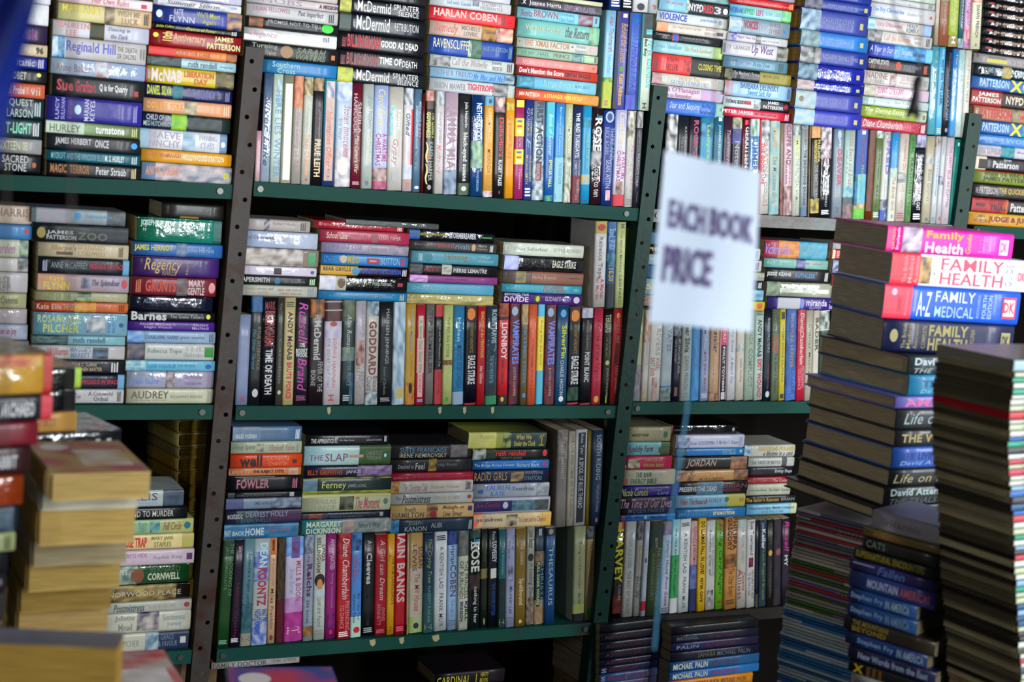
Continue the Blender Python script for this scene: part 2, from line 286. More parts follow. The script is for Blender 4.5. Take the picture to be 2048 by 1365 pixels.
DATA = r"""
@ 0 0 3.412
S R|far left stack on the top shelf
-20 -330 345 #dde
35 -330 335 #cdd #eee
180 -330 325 #324 | t 60 90 #a59 Dusk
310 -330 325 #cb9 | b 88 96 #222 96
395 -330 320 #237 #128 | t 63 87 #ccd =Titanic | o 91 97 #ccd
485 -330 320 #121718 | b 58 78 #cca =PROBET | c 89 94 20 50 #ee8
580 -330 305 #a32 #c64 | b 55 78 #ecc =Final Probe | t 84 95 #dcb vii
680 -330 300 #123038 | t 62 88 5 45 #bcc QUEST | t 60 88 55 95 #bcc LARSON | o 90 97 #bcc
820 -330 290 #173035 | b 60 88 #8db =T-LIGHT | o 90 97 #ddd
955 -330 285 #676860 #999 | t 52 84 #dda =SIXTEEN 03
1060 -330 280 #17181c | t 56 86 8 48 #ccc =SACRED | t 59 84 52 92 #ccc =STONE | c 90 95 40 70 #a63
end 1190
S L|second stack from the left on the top shelf
-65 400 1040 #dbb #edd | i 35 75 #c67 =Her Own Rules | r 88 94 40 80 #c25
10 400 1035 #dd9 #ca8 | t 4 46 5 50 #dc3 MARGARET | p 49 60 #321 #ba8 | t 63 88 10 45 #987 =WISH ME | t 68 86 55 90 #987 =LUCK | o 92 97 #222
125 365 1020 #ddd #bbc | t 5 37 10 45 #d88 MAUREEN | t 14 25 55 90 #d88 LEE | p 38 53 #542 #243 | i 57 80 15 45 #668 =Dancing in | i 60 78 55 85 #668 =the Dark
238 360 1000 #c8c4c4 #bab6b4 | p 0 14 #6ad #def | p 6 13 #236 #8bd | t 15 67 15 80 #45c Reginald Hill | t 69 90 22 48 #776 =THE DEATH | t 69 90 55 80 #776 =OF DALZIEL | t 94 99 #888 =..
385 352 995 #abc #9ac gloss | t 5 42 30 80 #866 Anne Baker | p 46 61 #a77 #cde | t 63 92 25 50 #8ab =PAY THE PRICE OF | t 67 88 55 82 #8ab =FATHERS
500 358 985 #1c2124 | b 5 23 20 75 #a34 Sue | b 25 47 20 75 #a34 Grafton | b 51 82 28 70 #ddd =Q is for Quarry | r 89 94 50 75 #a22
645 320 972 #2f2a88 #332c90 | t 9 13 6 94 #aae LUCY | t 15 19 6 94 #aae SULLIVAN | t 22 26 10 90 #759 IS GETTING | c 29 36 30 70 #bde | t 39 44 6 94 #ccf MARIAN | t 45 50 8 92 #ccf KEYES | o 91 95 #99c
815 315 958 #9b8 #563 | r 0 40 #bcb | t 4 36 25 85 #563 HURLEY | b 52 83 #eed =turnstone | o 91 97 #cc9
905 320 958 #20242a | b 9 47 20 72 #bbb JAMES HERBERT | b 51 66 20 72 #bbb =ONCE | c 90 97 25 65 #39d
1015 318 958 #0b5a66 | t 5 61 #7ab =MYCROFT AND THE WINDSOR BLUE | b 62 83 #cdd M. S. HURLEY | o 91 97 #bcc
1095 320 965 #1b171c | b 4 21 15 75 #963 =MAGIC | b 24 45 15 75 #963 =TERROR | t 52 84 20 72 #ddd Peter Straub | o 90 95 #cb8
end 1200
S L|stack beside the brown post on the top shelf at the left
-95 1050 1650 #86b #ccd gloss
-30 1050 1650 #ccd #eef gloss | p 5 95 #99a #fff | i 15 75 #335 =Summer Storm
28 1048 1650 #1f3380 #24409a | c 3 10 25 70 #cdd | t 23 33 10 45 #ccd KATIE | t 18 46 50 85 #ccd FLYNN | t 48 75 12 45 #bb4 =We'll Meet | t 55 70 55 88 #bb4 =Again | p 83 100 #c96 #136
150 1050 1650 #161a16 | i 2 22 #cc3 Jackie Collins | i 36 70 #cc3 =Chances of Power | o 88 94 #ccc
190 1025 1645 #a11a22 #8e1520 | c 3 9 20 50 #dd3 | b 13 24 8 66 #ec7 =10th | b 25 60 12 76 #da8 =Anniversary | b 70 91 8 44 #dd9 JAMES | b 62 99 50 88 #dd9 PATTERSON
305 1018 1620 #c21 #d83 | p 0 30 #d20 #c44 | t 27 70 #b61 =TOUCH THE DARK | p 88 100 #421 #c72
370 1005 1610 #9ac0cc | r 0 38 #2f4340 | p 5 38 #1f3335 #566 | t 46 78 20 82 #345 ruth rendell | t 82 97 40 70 #678 =thirteen steps
440 1000 1600 #c9b41c | r 0 2 #933 | b 2 5 #bbb ANDY | b 6 40 12 88 #dcc McNAB | b 43 77 12 50 #c52 =LIBERATION | b 55 70 54 88 #c52 =DAY | p 79 100 #222 #873 | o 91 96 #ddd
560 990 1590 #1a1c52 | b 3 30 12 78 #bc4 DANIEL SILVA | p 32 43 #2a8a94 #146 | b 48 84 15 46 #66a =THE MARCHING | b 57 76 54 84 #66a =SEASON | o 92 97 #779
660 980 1580 #d9a579 #d99a70 | b 4 46 25 70 #d93 =DOUBLE YOLK | p 46 60 #665 #cb9 | o 91 98 #eb9
760 970 1575 #1a2650 #20302c | t 5 32 10 45 #bcc =CHILD OF SIN | t 2 34 52 84 #abb MEG HUTCHINSON | p 33 50 #9c2 #6a2 | p 52 90 #12201f #344
870 960 1555 #c8ccd0 | r 0 10 #8ab | r 92 100 #68a | t 11 46 10 46 #a9a MAEVE | t 11 46 52 88 #a9a BINCHY | p 49 63 #79a #bcd | t 68 88 15 40 #aab =EVENING | t 70 86 50 85 #bbc =CLASS | c 93 98 40 70 #dee
1010 965 1580 #da9a20 | b 5 43 22 70 #b72 JOSEPH WAMBAUGH | b 45 91 22 70 #dda =HOLLYWOOD STATION
1100 970 1585 #79b #a99 | p 15 100 #678 #cbb | b 4 41 22 72 #c86 ANITA SHREVE | i 46 84 25 72 #aaa =Strange Fits | c 90 97 30 75 #bb4
end 1225
@ 480 0 5.12
S L|stack beside the top of the brown post, with the green dot sticker
-190 90 1000 #bcb #cbb
-70 75 1010 #bbb #cbb | t 8 60 #989 =SNOBS | b 79 100 25 75 #222 A MISSION
20 72 1005 #c4c2c2 #bbb | t 6 47 15 62 #b68 JULIAN FELLOWES | i 56 84 15 70 #445 =Past Imperfect | o 90 96 #333
155 52 1000 #1b1d22 | p 4 19 #a51 #331 | t 24 82 12 48 #aaa =PROMISE NOT TO TELL | t 34 73 55 82 #667 JENNIFER McMAHON | c 82 95 -5 85 #3e3
265 48 995 #ccc #eee gloss | i 6 35 #b89 =Elegance | p 0 100 55 100 #ddd #ffd | o 85 92 #778
405 40 1000 #1a1b1e | t 8 35 8 45 #998 =Turning | t 24 34 48 80 #aa9 =Velvet | c 38 52 8 88 #975 | i 55 87 12 48 #786 SARAH | i 55 87 52 88 #786 WATERS | r 93 97 40 70 #b62
595 245 1000 #3483b4 #2a7db5 | t 12 49 12 52 #9cc =Southern | t 19 43 56 94 #9cc =Cross
end 740
S L|stack of black crime thrillers on the top shelf
-160 1040 1910 #1b1c22 #242226
-40 1015 1900 #13181f #17171f | p 1 14 #cc3 #885 | t 17 20 30 75 #eee Val | t 21 59 8 82 #eee McDermid | t 62 92 8 46 #ddd =SPLINTER | t 64 67 55 70 #999 THE | t 68 92 50 86 #ddd =SILENCE
115 1015 1900 #142433 #121820 | p 1 14 #255 #543 | t 16 19 30 75 #ddd Val | t 20 58 8 82 #eee McDermid | t 60 64 30 50 #999 THE | t 64 92 25 68 #ccc =RETRIBUTION
310 1005 1895 #14161d | t 5 10 30 85 #a23 MARK | b 11 48 10 84 #b2222c BILLINGHAM | b 49 92 28 68 #eee =GOOD AS DEAD
495 1000 1890 #202028 #141620 | t 4 10 30 85 #844 MARK | b 11 47 12 84 #8f4a4c BILLINGHAM | b 48 74 20 64 #eee =TIME OF | t 75 92 30 68 #eee =DEATH
675 1000 1895 #16282b #101c1e | p 0 17 #cc3 #9a5 | t 17 20 25 70 #ddd Val | t 21 58 8 80 #eee McDermid | t 62 92 8 46 #ccc =SPLINTER | t 65 68 55 70 #999 THE | t 68 92 50 86 #ccc =SILENCE
end 830
@ 850 0 5.12
S L|stack with the bright red spine on the top shelf, right of the black thrillers
-150 50 880 #ccd
-60 50 880 #c2c8cc #ccc | t 20 50 30 70 #69b =Girl with Gambil | p 52 60 10 60 #222 #aab | t 64 88 8 42 #999 ELIZABETH | t 62 90 48 80 #999 FREMANTLE
50 52 930 #e8303a #f03c42 | b 5 78 10 66 #e0b8b0 HARLAN COBEN | o 84 88 #533
195 48 900 #c8ac9c #d0b8a0 | i 6 34 10 92 #c66 =Remedy | t 38 60 15 45 #777 MICHELLE | t 41 58 52 82 #777 LOVRIC | p 62 80 #c94 #422 | p 79 100 #da9 #422 | p 84 100 #c66 #cca
352 50 910 #1f4fa6 #1c469a | t 5 46 12 62 #ded7a0 =RAVENSCLIFFE | p 47 62 #586 #344 | p 46 50 5 95 #cd8 #25a | t 63 93 28 60 #79b JANE SANDERSON | o 95 99 #689
545 50 910 #b9c4be #c4c8c4 | p 3 24 5 90 #222 #bbb | i 26 68 14 75 #a99 =Call the Midwife | t 73 85 10 42 #777 JENNIFER | t 74 86 50 85 #777 WORTH | o 92 98 #333
675 50 915 #8fc0d8 #6ea6cc | t 5 50 22 72 #8a7088 ESTHER FREUD | i 51 86 25 82 #47c =Mr Mac and Me | p 88 100 #9bc #345
785 50 925 #b8bcc2 #c8ccc8 | t 5 42 28 78 #888 SIMON MAWER | b 44 75 20 70 #c34 =TIGHTROPE | p 74 92 #222 #aaa
end 925
S L|stack left of the upright blue books on the top shelf
-90 980 1820 #cca
-40 965 1810 #322f38 #545 | t 12 50 25 85 #ddd Joanne Harris | t 54 92 25 85 #98a =GENTLEMEN PLAYERS | p 38 100 #545458 #2f2a30 | b 4 8 30 70 #ddd X
58 950 1790 #7cc0d0 #88c8d4 | i 4 18 20 80 #845 Benita | t 20 49 12 75 #956 BROWN | t 51 69 8 45 #5ad =Dreaming | t 51 69 50 88 #5ad =Out Loud | p 74 92 #823 #9ab | r 95 97 20 70 #567
180 950 1785 #78b8b0 #80c0b4 | b 9 54 25 65 #a8b8a0 Vanessa Hanley | i 58 87 15 75 #655 =the Return | p 88 98 #9c9 #577
372 940 1765 #c4c8b8 #ccc8c0 | t 9 65 15 75 #b87850 =THE XMAS FACTOR | c 2 4 30 50 #945 | c 67 69 30 50 #269 | t 73 85 8 45 #9aa Annie | t 72 87 52 90 #9aa Sanders | c 90 97 20 80 #caa
480 940 1770 #8cb898 #94b8a0 | t 7 40 25 72 #688 =18 MICHAEL | t 45 65 25 72 #966 PRINCE | p 68 80 #478 #9ba | p 82 95 #bda #698 | o 96 98 #944
570 940 1770 #ee8a92 #e89080 | t 8 36 25 78 #e8b8a8 NICK HORNBY | t 38 57 25 78 #dba =31 Songs | c 94 97 30 65 #a65
665 945 1770 #b02a38 #c8402c | b 3 57 12 72 #ded8d0 =Don't Mention the Score | b 59 92 22 72 #5c1820 SIMON BRIGGS | r 0 100 0 12 #c44
762 945 1755 #48a8c4 #88c0d0 | p 3 22 #267 #5ac | i 32 70 18 78 #9cc =Savage Garden | t 73 92 30 60 #7ac MARK MILLS
895 932 1775 #dc4c30 #e0802c | p 60 100 #e47a2c #e09820 | b 4 28 28 66 #edc IAN PATTISON | b 33 80 28 66 #ec5 =A STRANGER HERE MYSELF | o 87 94 #963
end 1010
@ 480 130 4.7075
V A 135 1085 1700 1210|standing row on the top shelf of the middle bay
135 620 #c9a #caa
190 85 #445878 #a8b8c8 gloss | i 20 85 #235 =Silver Lake
278 88 #b8c8b8 #bcc8c0 | p 5 30 10 60 #69b #bcb | t 15 95 10 70 #69b =HERE LIES WINTER
378 98 #8a8a70 #bcb89c | r 8 97 12 82 #f4f4f4
478 112 #998 #a8a49c | p 0 30 #b54 #c96 | i 33 90 20 80 #b89 =Whos Coming Up Next
572 130 #b4b8a8 #b8bcb0 | p 2 17 #221 #cb8 | t 25 50 40 70 #bba Tracy | b 53 92 20 85 #e9a080 Tracy Chevalier | c 94 97 30 60 #b43
665 135 #1c1a1e #221c20 | p 0 12 #432 #b96 | i 25 55 30 70 #522 =Sisters | b 57 92 20 78 #e8c8a0 PRUE LEITH
768 150 #39a #2c4478 | p 2 95 15 85 #b9a09c #d8b0a0 | p 3 18 20 80 #57a #dcb | i 30 82 28 72 #c64 =Information Officer | t 84 95 35 60 #a87 MARK MILLS
885 165 #a8bcd0 #c8ccd0 | p 0 18 #79b #dde | i 22 72 10 50 #b78 =Stolen Innocence | t 35 55 60 80 #89a Erin Walsh | p 63 100 #99a #e0d8d4 | c 71 89 12 86 #ddd4ce
1040 180 #6c1c30 #741f34 | t 18 48 10 45 #caa SHEILA | t 10 48 52 88 #caa HANCOCK | i 50 86 25 70 #dca =Miss Carter's War | o 94 97 #caa
1138 198 #b0b8b0 | t 10 42 15 62 #89a JEREMY PAXMAN | t 48 74 15 65 #ccb =THE ENGLISH | c 92 97 35 65 #567
1245 205 #9fb0dc #b4bce0 | i 4 42 25 75 #d8c880 Carol Rivers | t 46 73 4 40 #a26 =A WARTIME | t 46 77 48 84 #a26 =CHRISTMAS | p 79 92 #654 #caa | p 92 100 #923 #b69
1383 220 #bcb8ac #c8c4bc | b 18 47 60 92 #8cd Pearse | b 22 42 20 50 #ddd Lesley | i 50 76 30 75 #b89 =Gypsy | r 82 90 30 70 #aaa
1525 245 #ccc #c4b4b8 | p 0 16 #567 #ccc | i 24 46 35 75 #336 =Gifted | r 20 85 0 22 #d34 | p 74 88 #abc #dcc | c 91 96 30 60 #c73
1620 255 #5a7a90 #54748c | t 12 46 12 40 #bcd =MIDNIGHT DEATH | t 16 46 48 80 #bcd SHADOW WAITER | t 58 76 45 85 #1c3c58 MALCOLM MACKAY | t 36 48 12 40 #a33 IN | c 94 97 #dee
1700 262 #611
1730 265 #26221f | p 0 12 #a32 #cba | p 10 18 #543 #321 | b 21 46 4 40 #cc7 =The Queen's | b 21 46 50 92 #cc7 =GOVERNESS | t 50 88 20 62 #bbb KAREN HARPER | c 62 67 55 95 #c62 | i 50 92 66 96 #cc8 ~~ | c 92 97 30 70 #999
end 1828
@ 850 170 4.267
V A 0 930 1820 1045|standing row on the top shelf of the middle bay
75 65 #bcbcb8 #c4c0b8 | p 0 14 #567 #ccc | t 20 50 30 65 #a9a Hilary Jordan | i 52 80 30 75 #c79 =Mudbound
155 80 #b8a0b0 #c0b0c0 gloss | b 8 75 15 80 #98808c =MAMMA MIA | p 76 100 #9ab #457
272 90 #26282a | t 8 33 30 60 #ddd Julia Heaberlin | b 38 86 28 72 #ccc =black-eyed susans | p 88 100 #453 #343 | c 91 96 30 70 #ccc
385 100 #123a6e #1c4a80 gloss | b 8 44 20 65 #cde =NETHERWOOD | c 48 64 20 75 #468 | p 45 72 #357 #ac9 | t 65 95 35 60 #9bd JANE SANDERSON
492 110 #d69a3a #dca040 | r 0 9 #59b | r 3 7 30 60 #245 | t 12 46 25 65 #e4d8a0 =CINNAMON CITY | i 52 93 25 65 #a98850 =MIRANDA INNES | p 94 100 #cde #b53
580 118 #201e20 | p 0 15 #332 #c9a | c 1 10 25 75 #cba | b 20 59 18 70 #c8403c =Dallaglio's | b 62 88 25 60 #ccc =RUGBY TALES | r 93 96 40 50 #933
675 125 #dc9820 | p 4 12 #872 #db3 | t 18 60 40 75 #c9822a =A SWIFT PURE
755 135 #9c2c60 #a03064 | p 1 8 10 90 #dd3 #ee4 | t 9 18 30 60 #d9b | r 19 37 #dc3 | r 21 23 30 80 #36a | r 26 28 30 80 #c33 | r 31 33 30 80 #cdd | t 39 48 35 60 #cac =Rose Madder | r 50 65 #dc3 | r 52 54 30 80 #36a | r 57 59 30 80 #c33 | r 61 63 30 80 #cdd | t 70 90 30 60 #cac =Happiness
838 140 #2a3c84 #30488c | t 8 36 12 40 #a8a878 =THE CHARMING | t 8 36 50 82 #a8a878 =QUIRKS | i 38 50 30 80 #8ab E | t 55 82 12 40 #a8a850 ALEXANDER | t 55 84 52 85 #a8a850 McCALL SMITH | o 88 97 #ccc
910 150 #8494a4 #9aa8b4 gloss | p 60 100 #456 #cdd | b 1 62 22 75 #243040 =FIRST ACTION | r 62 80 25 75 #712c40 | t 63 79 40 70 #cbb DUNCAN FALCONER
1015 155 #2c88c8 #1c58a0 | p 0 35 #4a9 #3ad | i 12 54 25 70 #bdd =Book of Summer | b 58 86 25 60 #cc7 EMYLIA HALL | p 94 100 #3a4 #249
1095 165 #3c8ccc | t 4 52 35 70 #9cd =Barcelona and Catalunya | r 55 100 #84b8c4 | t 60 82 25 55 #479 THE ROUGH GUIDE | o 92 98 #234
1178 172 #b8bc98 #98a080 | t 5 50 25 65 #ddc =GREAT MEADOW | p 52 100 #666b50 #d4d4c4
1245 180 #24345c #283864 | b 8 54 30 72 #c4ccd8 =THE BAD TUESDAYS: | t 56 72 10 35 #aab TWISTED | t 56 72 45 75 #aab SYMMETRY | r 72 100 #6c1c30 | t 76 90 10 60 #a99 Benjamin J Myers | t 91 97 30 60 #a99 Orion
1325 190 #2494c0 | p 12 22 #166 #29c | b 26 66 25 60 #78b0a0 SANDI TOKSVIG | p 70 80 #ca4 #3ac | r 96 98 20 80 #146
1405 198 #321c22 #3a1e26 gloss | t 6 11 10 60 #5ac Karen | b 10 44 10 75 #d0d0d0 ROSE | p 44 60 #544 #bbb | t 60 92 25 70 #ccc =count to ten
1500 215 #20408c #243c80 | c 1 13 10 85 #9ab | c 3 11 25 70 #24407c | t 18 52 5 40 #8898b8 =THERE AND | t 18 46 48 85 #8898b8 =BACK AGAIN | t 52 82 30 70 #a8b4cc SEAN ASTIN | p 84 95 25 65 #c55 #dcc
1600 210 #b0b4dc #d0ccdc | i 3 42 15 70 #e0c880 Carol Rivers | t 43 72 4 38 #b02c68 =A WARTIME | t 42 74 46 80 #b02c68 =CHRISTMAS | p 74 88 20 80 #422 #b98 | r 88 100 #c4283c
1700 220 #bbb4a8 #c4c4c0 | p 0 28 #543 #ccb | c 1 7 40 80 #ddd | t 35 85 15 45 #c7a0b4 Patrick Gale | t 36 84 60 85 #bbb =The Whole Day Through | o 92 98 #876
1775 225 #2a2a34 #30303c | p 0 17 #222 #aaa | t 19 42 45 68 #aaa Sonya Hartnett | t 43 78 40 72 #aaa =THURSDAY'S CHILD | t 83 95 40 60 #777 Walker
end 1832
@ 1190 0 4.763
V - 130 85 620 132|topmost books above the middle bay
135 -750 #1c3c80 | o 88 97 #dde
250 -750 #1c1e28 | o 88 97 #ccc
360 -750 #ccc | c 90 98 25 75 #223
510 -750 #aab4b8 | b 91 96 30 60 #a44 P
end 605
V - 60 1030 520 1058|upright books leaning on the green post above the middle bay
60 95 #84b8d0 #90c0d8 | p 68 73 #357040 #9b4 | p 73 100 #b4b420 #90b048 | i 6 42 20 60 #b05878 Alan Titchmarsh | t 45 64 30 60 #6aa8d8 =Trowel and Error | b 92 97 40 75 #b66 H
160 105 #524e98 #5c5ca4 | r 0 100 70 100 #1a1c44 | r 2 6 15 50 #ddd | i 12 52 8 60 #c09838 =Behind the Scenes | r 56 61 20 60 #583 | b 64 96 20 58 #c8a040 Kate Atkinson
282 118 #3c78c8 #3c50a8 | r 0 100 78 100 #1c2c60 | p 85 100 #4038a0 #3a60c0 | i 8 28 10 60 #5444a0 Deborah | i 30 90 10 65 #4434a8 =THINGS I WANT
402 128 #b8c8b4 #c0ccb8 | r 0 100 82 100 #0c6c78 | p 0 25 0 82 #1c2428 #3c4448 | p 16 21 10 60 #2a9088 #6cc | b 27 76 6 42 #48b4bc PETER ROBINSON | b 26 44 48 75 #333 =Bad Boy | b 92 98 30 60 #333 H
end 520
S L|first stack right of the green post top, above the right bay
-110 615 1290 #8aa
-45 615 1280 #8cc4dc #5aa8cc | p 38 44 #cdc #234 | r 42 100 #1c1e24 | b 42 62 25 78 #ccc NYPD | b 62 77 25 78 #c8323c =RED | b 78 88 25 80 #ccc 3 | c 91 98 30 75 #ddd | i 8 34 20 60 #c48c98 =Susie and Jeanne
90 600 1275 #c8ccd0 #c4c8c0 | b 3 42 15 80 #2848b0 =VIOLENCE | t 46 58 20 60 #888 | t 61 84 30 62 #58c JOHN PEARSON | c 87 92 20 70 #889
195 595 1275 #ccc4b8 #c8c4bc | p 1 16 #c88858 #dca888 | i 22 62 20 55 #c8a888 =An Angel saved my life | t 68 82 8 40 #b99 JACKY | t 67 83 50 82 #b99 NEWCOMB | r 84 93 40 75 #445
290 560 1215 #1c242e #202830 | t 3 23 15 50 #999 Cunningham | r 27 36 #a44 | r 28 35 8 92 #2858b0 | t 40 78 22 58 #999 =Consequences of the Heart
372 560 1220 #8cc4cc #b0c8b4 | p 88 100 #98bc50 #a8c480 | i 4 40 20 60 #74a8c0 Sonia Hamilton | i 45 85 25 65 #c8a088 =The Peach Gardener
495 555 1225 #dc3c3c #e04844 | r 55 100 #1c2420 | o 2 8 #334 | t 20 37 12 45 #7c2028 JOSEPH | t 20 37 50 84 #7c2028 HELLER | p 45 54 20 85 #322 #d43 | b 65 98 30 65 #b8b028 =CLOSING TIME
680 548 1235 #bcbcb0 #c4c0b8 | p 0 13 #876 #c9a | i 37 66 8 50 #c8b888 =Next to You | t 26 79 50 88 #8ca8c4 GLORIA HUNNIFORD | o 92 97 #888
795 548 1240 #c4b8c0 #c8b8c8 | t 5 65 5 58 #a04880 Sheila O'Flanagan | t 10 55 58 90 #a85078 =Season to Remember | p 68 88 #9ab #c8b | o 91 96 #99b
915 548 1235 #2c4cac #3880cc | p 88 100 #6ca8b0 #90b088 | i 24 65 20 72 #bcd =Star and Sequins | t 69 81 12 50 #1c4c90 holly | t 67 86 52 90 #1c4c90 hepburn
end 1070
S L|second stack right of the green post top, above the right bay
-130 1290 1900 #a9a
-55 1285 1895 #b81c24 #c02028 | i 20 92 45 75 #c88 =Christmas Kisses | o 92 98 #e95
25 1285 1870 #60b4d0 #9cc8a8 | p 85 100 #2c9848 #8c8 | b 0 20 25 75 #2c50a0 =WOMAN | b 21 40 25 75 #3ca060 =UPPED | b 43 55 25 75 #b85080 =LEFT | t 57 89 30 65 #8ab8d8 FIONA GIBSON
145 1280 1855 #7890a0 #7c909c | p 0 20 #89a #9bc | b 0 22 25 65 #ccd4d8 =FORGOTTEN | b 24 47 15 68 #a83440 =VOICES | t 50 64 20 70 #bbc In Our Own | t 67 86 10 45 #a88 JOSHUA | t 67 86 50 82 #a88 LEVINE | c 91 96 45 70 #27b
300 1270 1845 #b8bcc8 #c4c4c4 | p 6 15 #539 #bbd | i 15 46 25 68 #a8607c =What's Time Up | p 47 56 #333 #aaa | t 58 86 45 70 #999 MATTHEW
375 1220 1842 #bcbcc4 #c4c0c0 | p 83 100 #222 #998 | t 7 42 25 55 #998 PIP GRANGER | i 44 77 8 85 #5c3880 =Up West | o 1 5 #334
520 1225 1835 #5c8498 #608898 | t 3 22 15 45 #468 Helen Falconer | i 25 42 25 60 #968cc0 =Sky High | t 46 72 30 65 #3888b0 =A to Zoe | o 86 94 #244
640 1230 1865 #1c1c1c #242420 | p 1 12 #775 #221 | p 53 100 #8a8030 #988c3c | t 14 52 15 50 #aaa =The Merchant's Partner | t 58 82 25 55 #665c30 MICHAEL JECKS
755 1240 1875 #90b4d4 #98bcd8 | p 0 12 #8bc #a66 | t 23 80 5 45 #3c648c BARBARA DELINSKY | i 34 70 45 85 #3890c0 =Sweet Salt Air | o 94 98 #46a
905 1235 1865 #bcc8cc | r 56 100 #1c1c22 | b 3 41 28 65 #333 THOMAS BERRYMAN | b 30 42 30 62 #c33 =NUMBER | p 46 56 20 90 #345 #bcc | b 66 83 10 45 #ccc JAMES | b 60 90 50 82 #ccc PATTERSON | c 92 98 25 75 #c2283c
1015 1235 1865 #cc2040 #c82444 | b -4 42 22 72 #d8c4c4 PETER JAMES | t 45 78 30 58 #501828 =NOT DEAD ENOUGH | o 91 97 #dcc
end 1105
@ 1580 0 4.376
S L hard|tall stack of blue uniform hardbacks above the right bay
-140 140 720 #2c3c90 | p 0 25 #99a #445
-35 130 710 #28388c #2c4094 | p 0 26 #778 #334 | t 32 88 40 65 #8898b8 HENRY JAMES THE MAGIC | r 89 94 35 75 #a9a060
60 108 690 #3c4894 #404c98 | p 0 29 #2c5070 #a8c0d0 | t 32 78 35 58 #7888b0 CHARLES DICKENS | r 88 93 40 70 #a9a060
250 100 685 #2a70b8 #2c78c0 | p 0 28 #486870 #90a8ac | t 32 72 40 60 #8cb4d8 F SCOTT FITZGERALD | r 88 93 40 70 #b0a868
395 90 680 #2c3c90 | p 0 30 #282c30 #aaa | t 33 85 38 62 #8c98bc ELIZABETH GASKELL WIVES | r 88 93 40 70 #a9a060
540 75 650 #242c98 #2830a0 gloss | p 0 29 #7c9cb0 #304858 | t 32 80 40 62 #8088c0 ELIZABETH GASKELL | r 88 93 40 70 #a9a060
685 62 645 #202c94 gloss | p 0 25 #888 #c0a8a8 | t 29 80 35 60 #7c88c0 ARNOLD BENNETT | r 88 93 40 70 #a9a060
780 55 635 #40489c #3c449c | p 0 30 #b4b4a8 #80a8bc | c 5 12 30 65 #776c50 | t 32 72 40 60 #7880b0 JANE AUSTEN | r 88 93 40 70 #a9a060
940 48 635 #343ca4 #383ea8 | p 0 29 #b4b8b0 #7cb0cc | t 32 78 40 60 #7880b8 ANTHONY TROLLOPE | r 88 93 40 70 #b0a868
end 1085
S L|stack behind the hanging dark clip, above the right bay
-110 718 1280 #bcb
-45 715 1275 #bcbcbc | t 35 72 55 80 #99a =Unfinished Matters | o 90 96 #666
10 705 1275 #c0c4cc #c4c4c4 | b 4 52 25 65 #7898d0 =The Fry Chronicles | t 57 80 35 65 #aaa Stephen Fry | c 92 96 40 65 #b44
145 690 1250 #bcb8b4 #c0b8b0 | p 0 12 #6ac #bcc | p 88 100 #98c #6bd | b 14 54 22 75 #c090a8 =Lucy Diamond | t 62 78 8 45 #578 HOLLY | t 61 80 50 85 #578 KEMBLE
250 690 1250 #b8bcb4 #c0bcb8 | p 2 22 #222 #aaa | i 25 66 22 75 #d0a090 =Call the Midwife | t 72 84 15 45 #999 JENNIFER | t 73 83 50 80 #999 WORTH | o 91 97 #444
360 690 1245 #2c3ca4 #3c78c4 | p 40 100 #2c74c0 #58a8c8 | p 90 100 #78b4b8 #5ac | i 2 68 20 75 #b8c4d8 =A Year in Star and Sequins | t 70 88 30 75 #1c4c90 holly hepburn
490 675 1235 #242428 #2a2a30 | b 4 35 12 50 #b8b8b0 =CAPTIVE STATE | t 4 42 55 75 #8c4030 GEORGE | c 46 55 10 80 #b04830 | b 58 86 30 58 #778 GEORGE MONBIOT | o 91 96 #b53
605 655 1225 #bcb8b4 #c0bcb4 | t 4 36 10 55 #806058 NADINE | t 10 31 58 88 #988 DORRIES | p 40 50 #844 #bbb | t 57 76 15 50 #c8a8b0 =THE ANGELS | t 55 76 52 80 #c8a8b0 =of Lovely Lane | r 93 98 30 75 #888
730 650 1215 #c8a8b8 #e0c8d8 gloss | p 0 18 #987 #bba | t 20 60 10 85 #b86080 =JENNY COLGAN
835 640 1215 #a8c4bc #c4d4d0 gloss | t 4 75 25 65 #80b0ac =Summer of Impossible Things
915 635 1205 #90a438 #98ac48 | p 85 100 #998 #ab9 | i 5 70 15 58 #d8dcb8 =The Daring Escape | t 22 62 60 82 #7c8c30 KIMBERLEY FREEMAN | r 94 98 35 75 #665
1020 632 1200 #a82440 #b02c44 | p 0 8 #901c34 #b03048 | i 2 62 15 75 #dcc8c8 Diane Chamberlain | t 64 90 10 45 #c8606c =PRETENDING | t 66 88 50 85 #c8606c =TO DANCE | o 92 98 #dcc
end 1130
V - 1290 400 1670 440|topmost books by black hardbacks
1260 -600 #cbc4b4 #987
1300 -600 #7a4c34 #8a5840 | p 0 60 #2c7c78 #988c78 | t 62 90 30 75 #a08878 Joanne Harris
1382 -600 #88a030 #98a838 | p 90 100 #b03030 #4c8c30 | i 50 88 20 80 #b8b878 =Wild Spring | b 91 97 30 70 #ddd H
1468 -600 #204858 #285464 | p 92 100 #a8c8c8 #245 | i 20 84 25 70 #b8ccd0 =In the Morning
1515 -600 #b888a8 #b890b0 | p 82 94 #c05080 #ba9 | i 35 80 30 75 #b05888 Adriana Trigiani | b 92 97 20 50 #907 H
1580 -600 #c4c4a8 #c8c4a8 | p 35 60 #b44 #cba | b 62 90 30 62 #666 DAWN FRENCH | c 95 98 40 60 #776
end 1668
V - 1205 1178 1560 1210|upright books left of the third post, above the right bay
1205 405 #5498ac #5ca4b4 gloss | b 5 50 20 60 #6c8c88 =STICK
1272 412 #4ca0c8 #60acd0 | i 2 14 25 75 #a8c4d0 Felicity | b 15 66 22 62 #284860 =NOT ON THE LABEL | o 92 98 #bb9
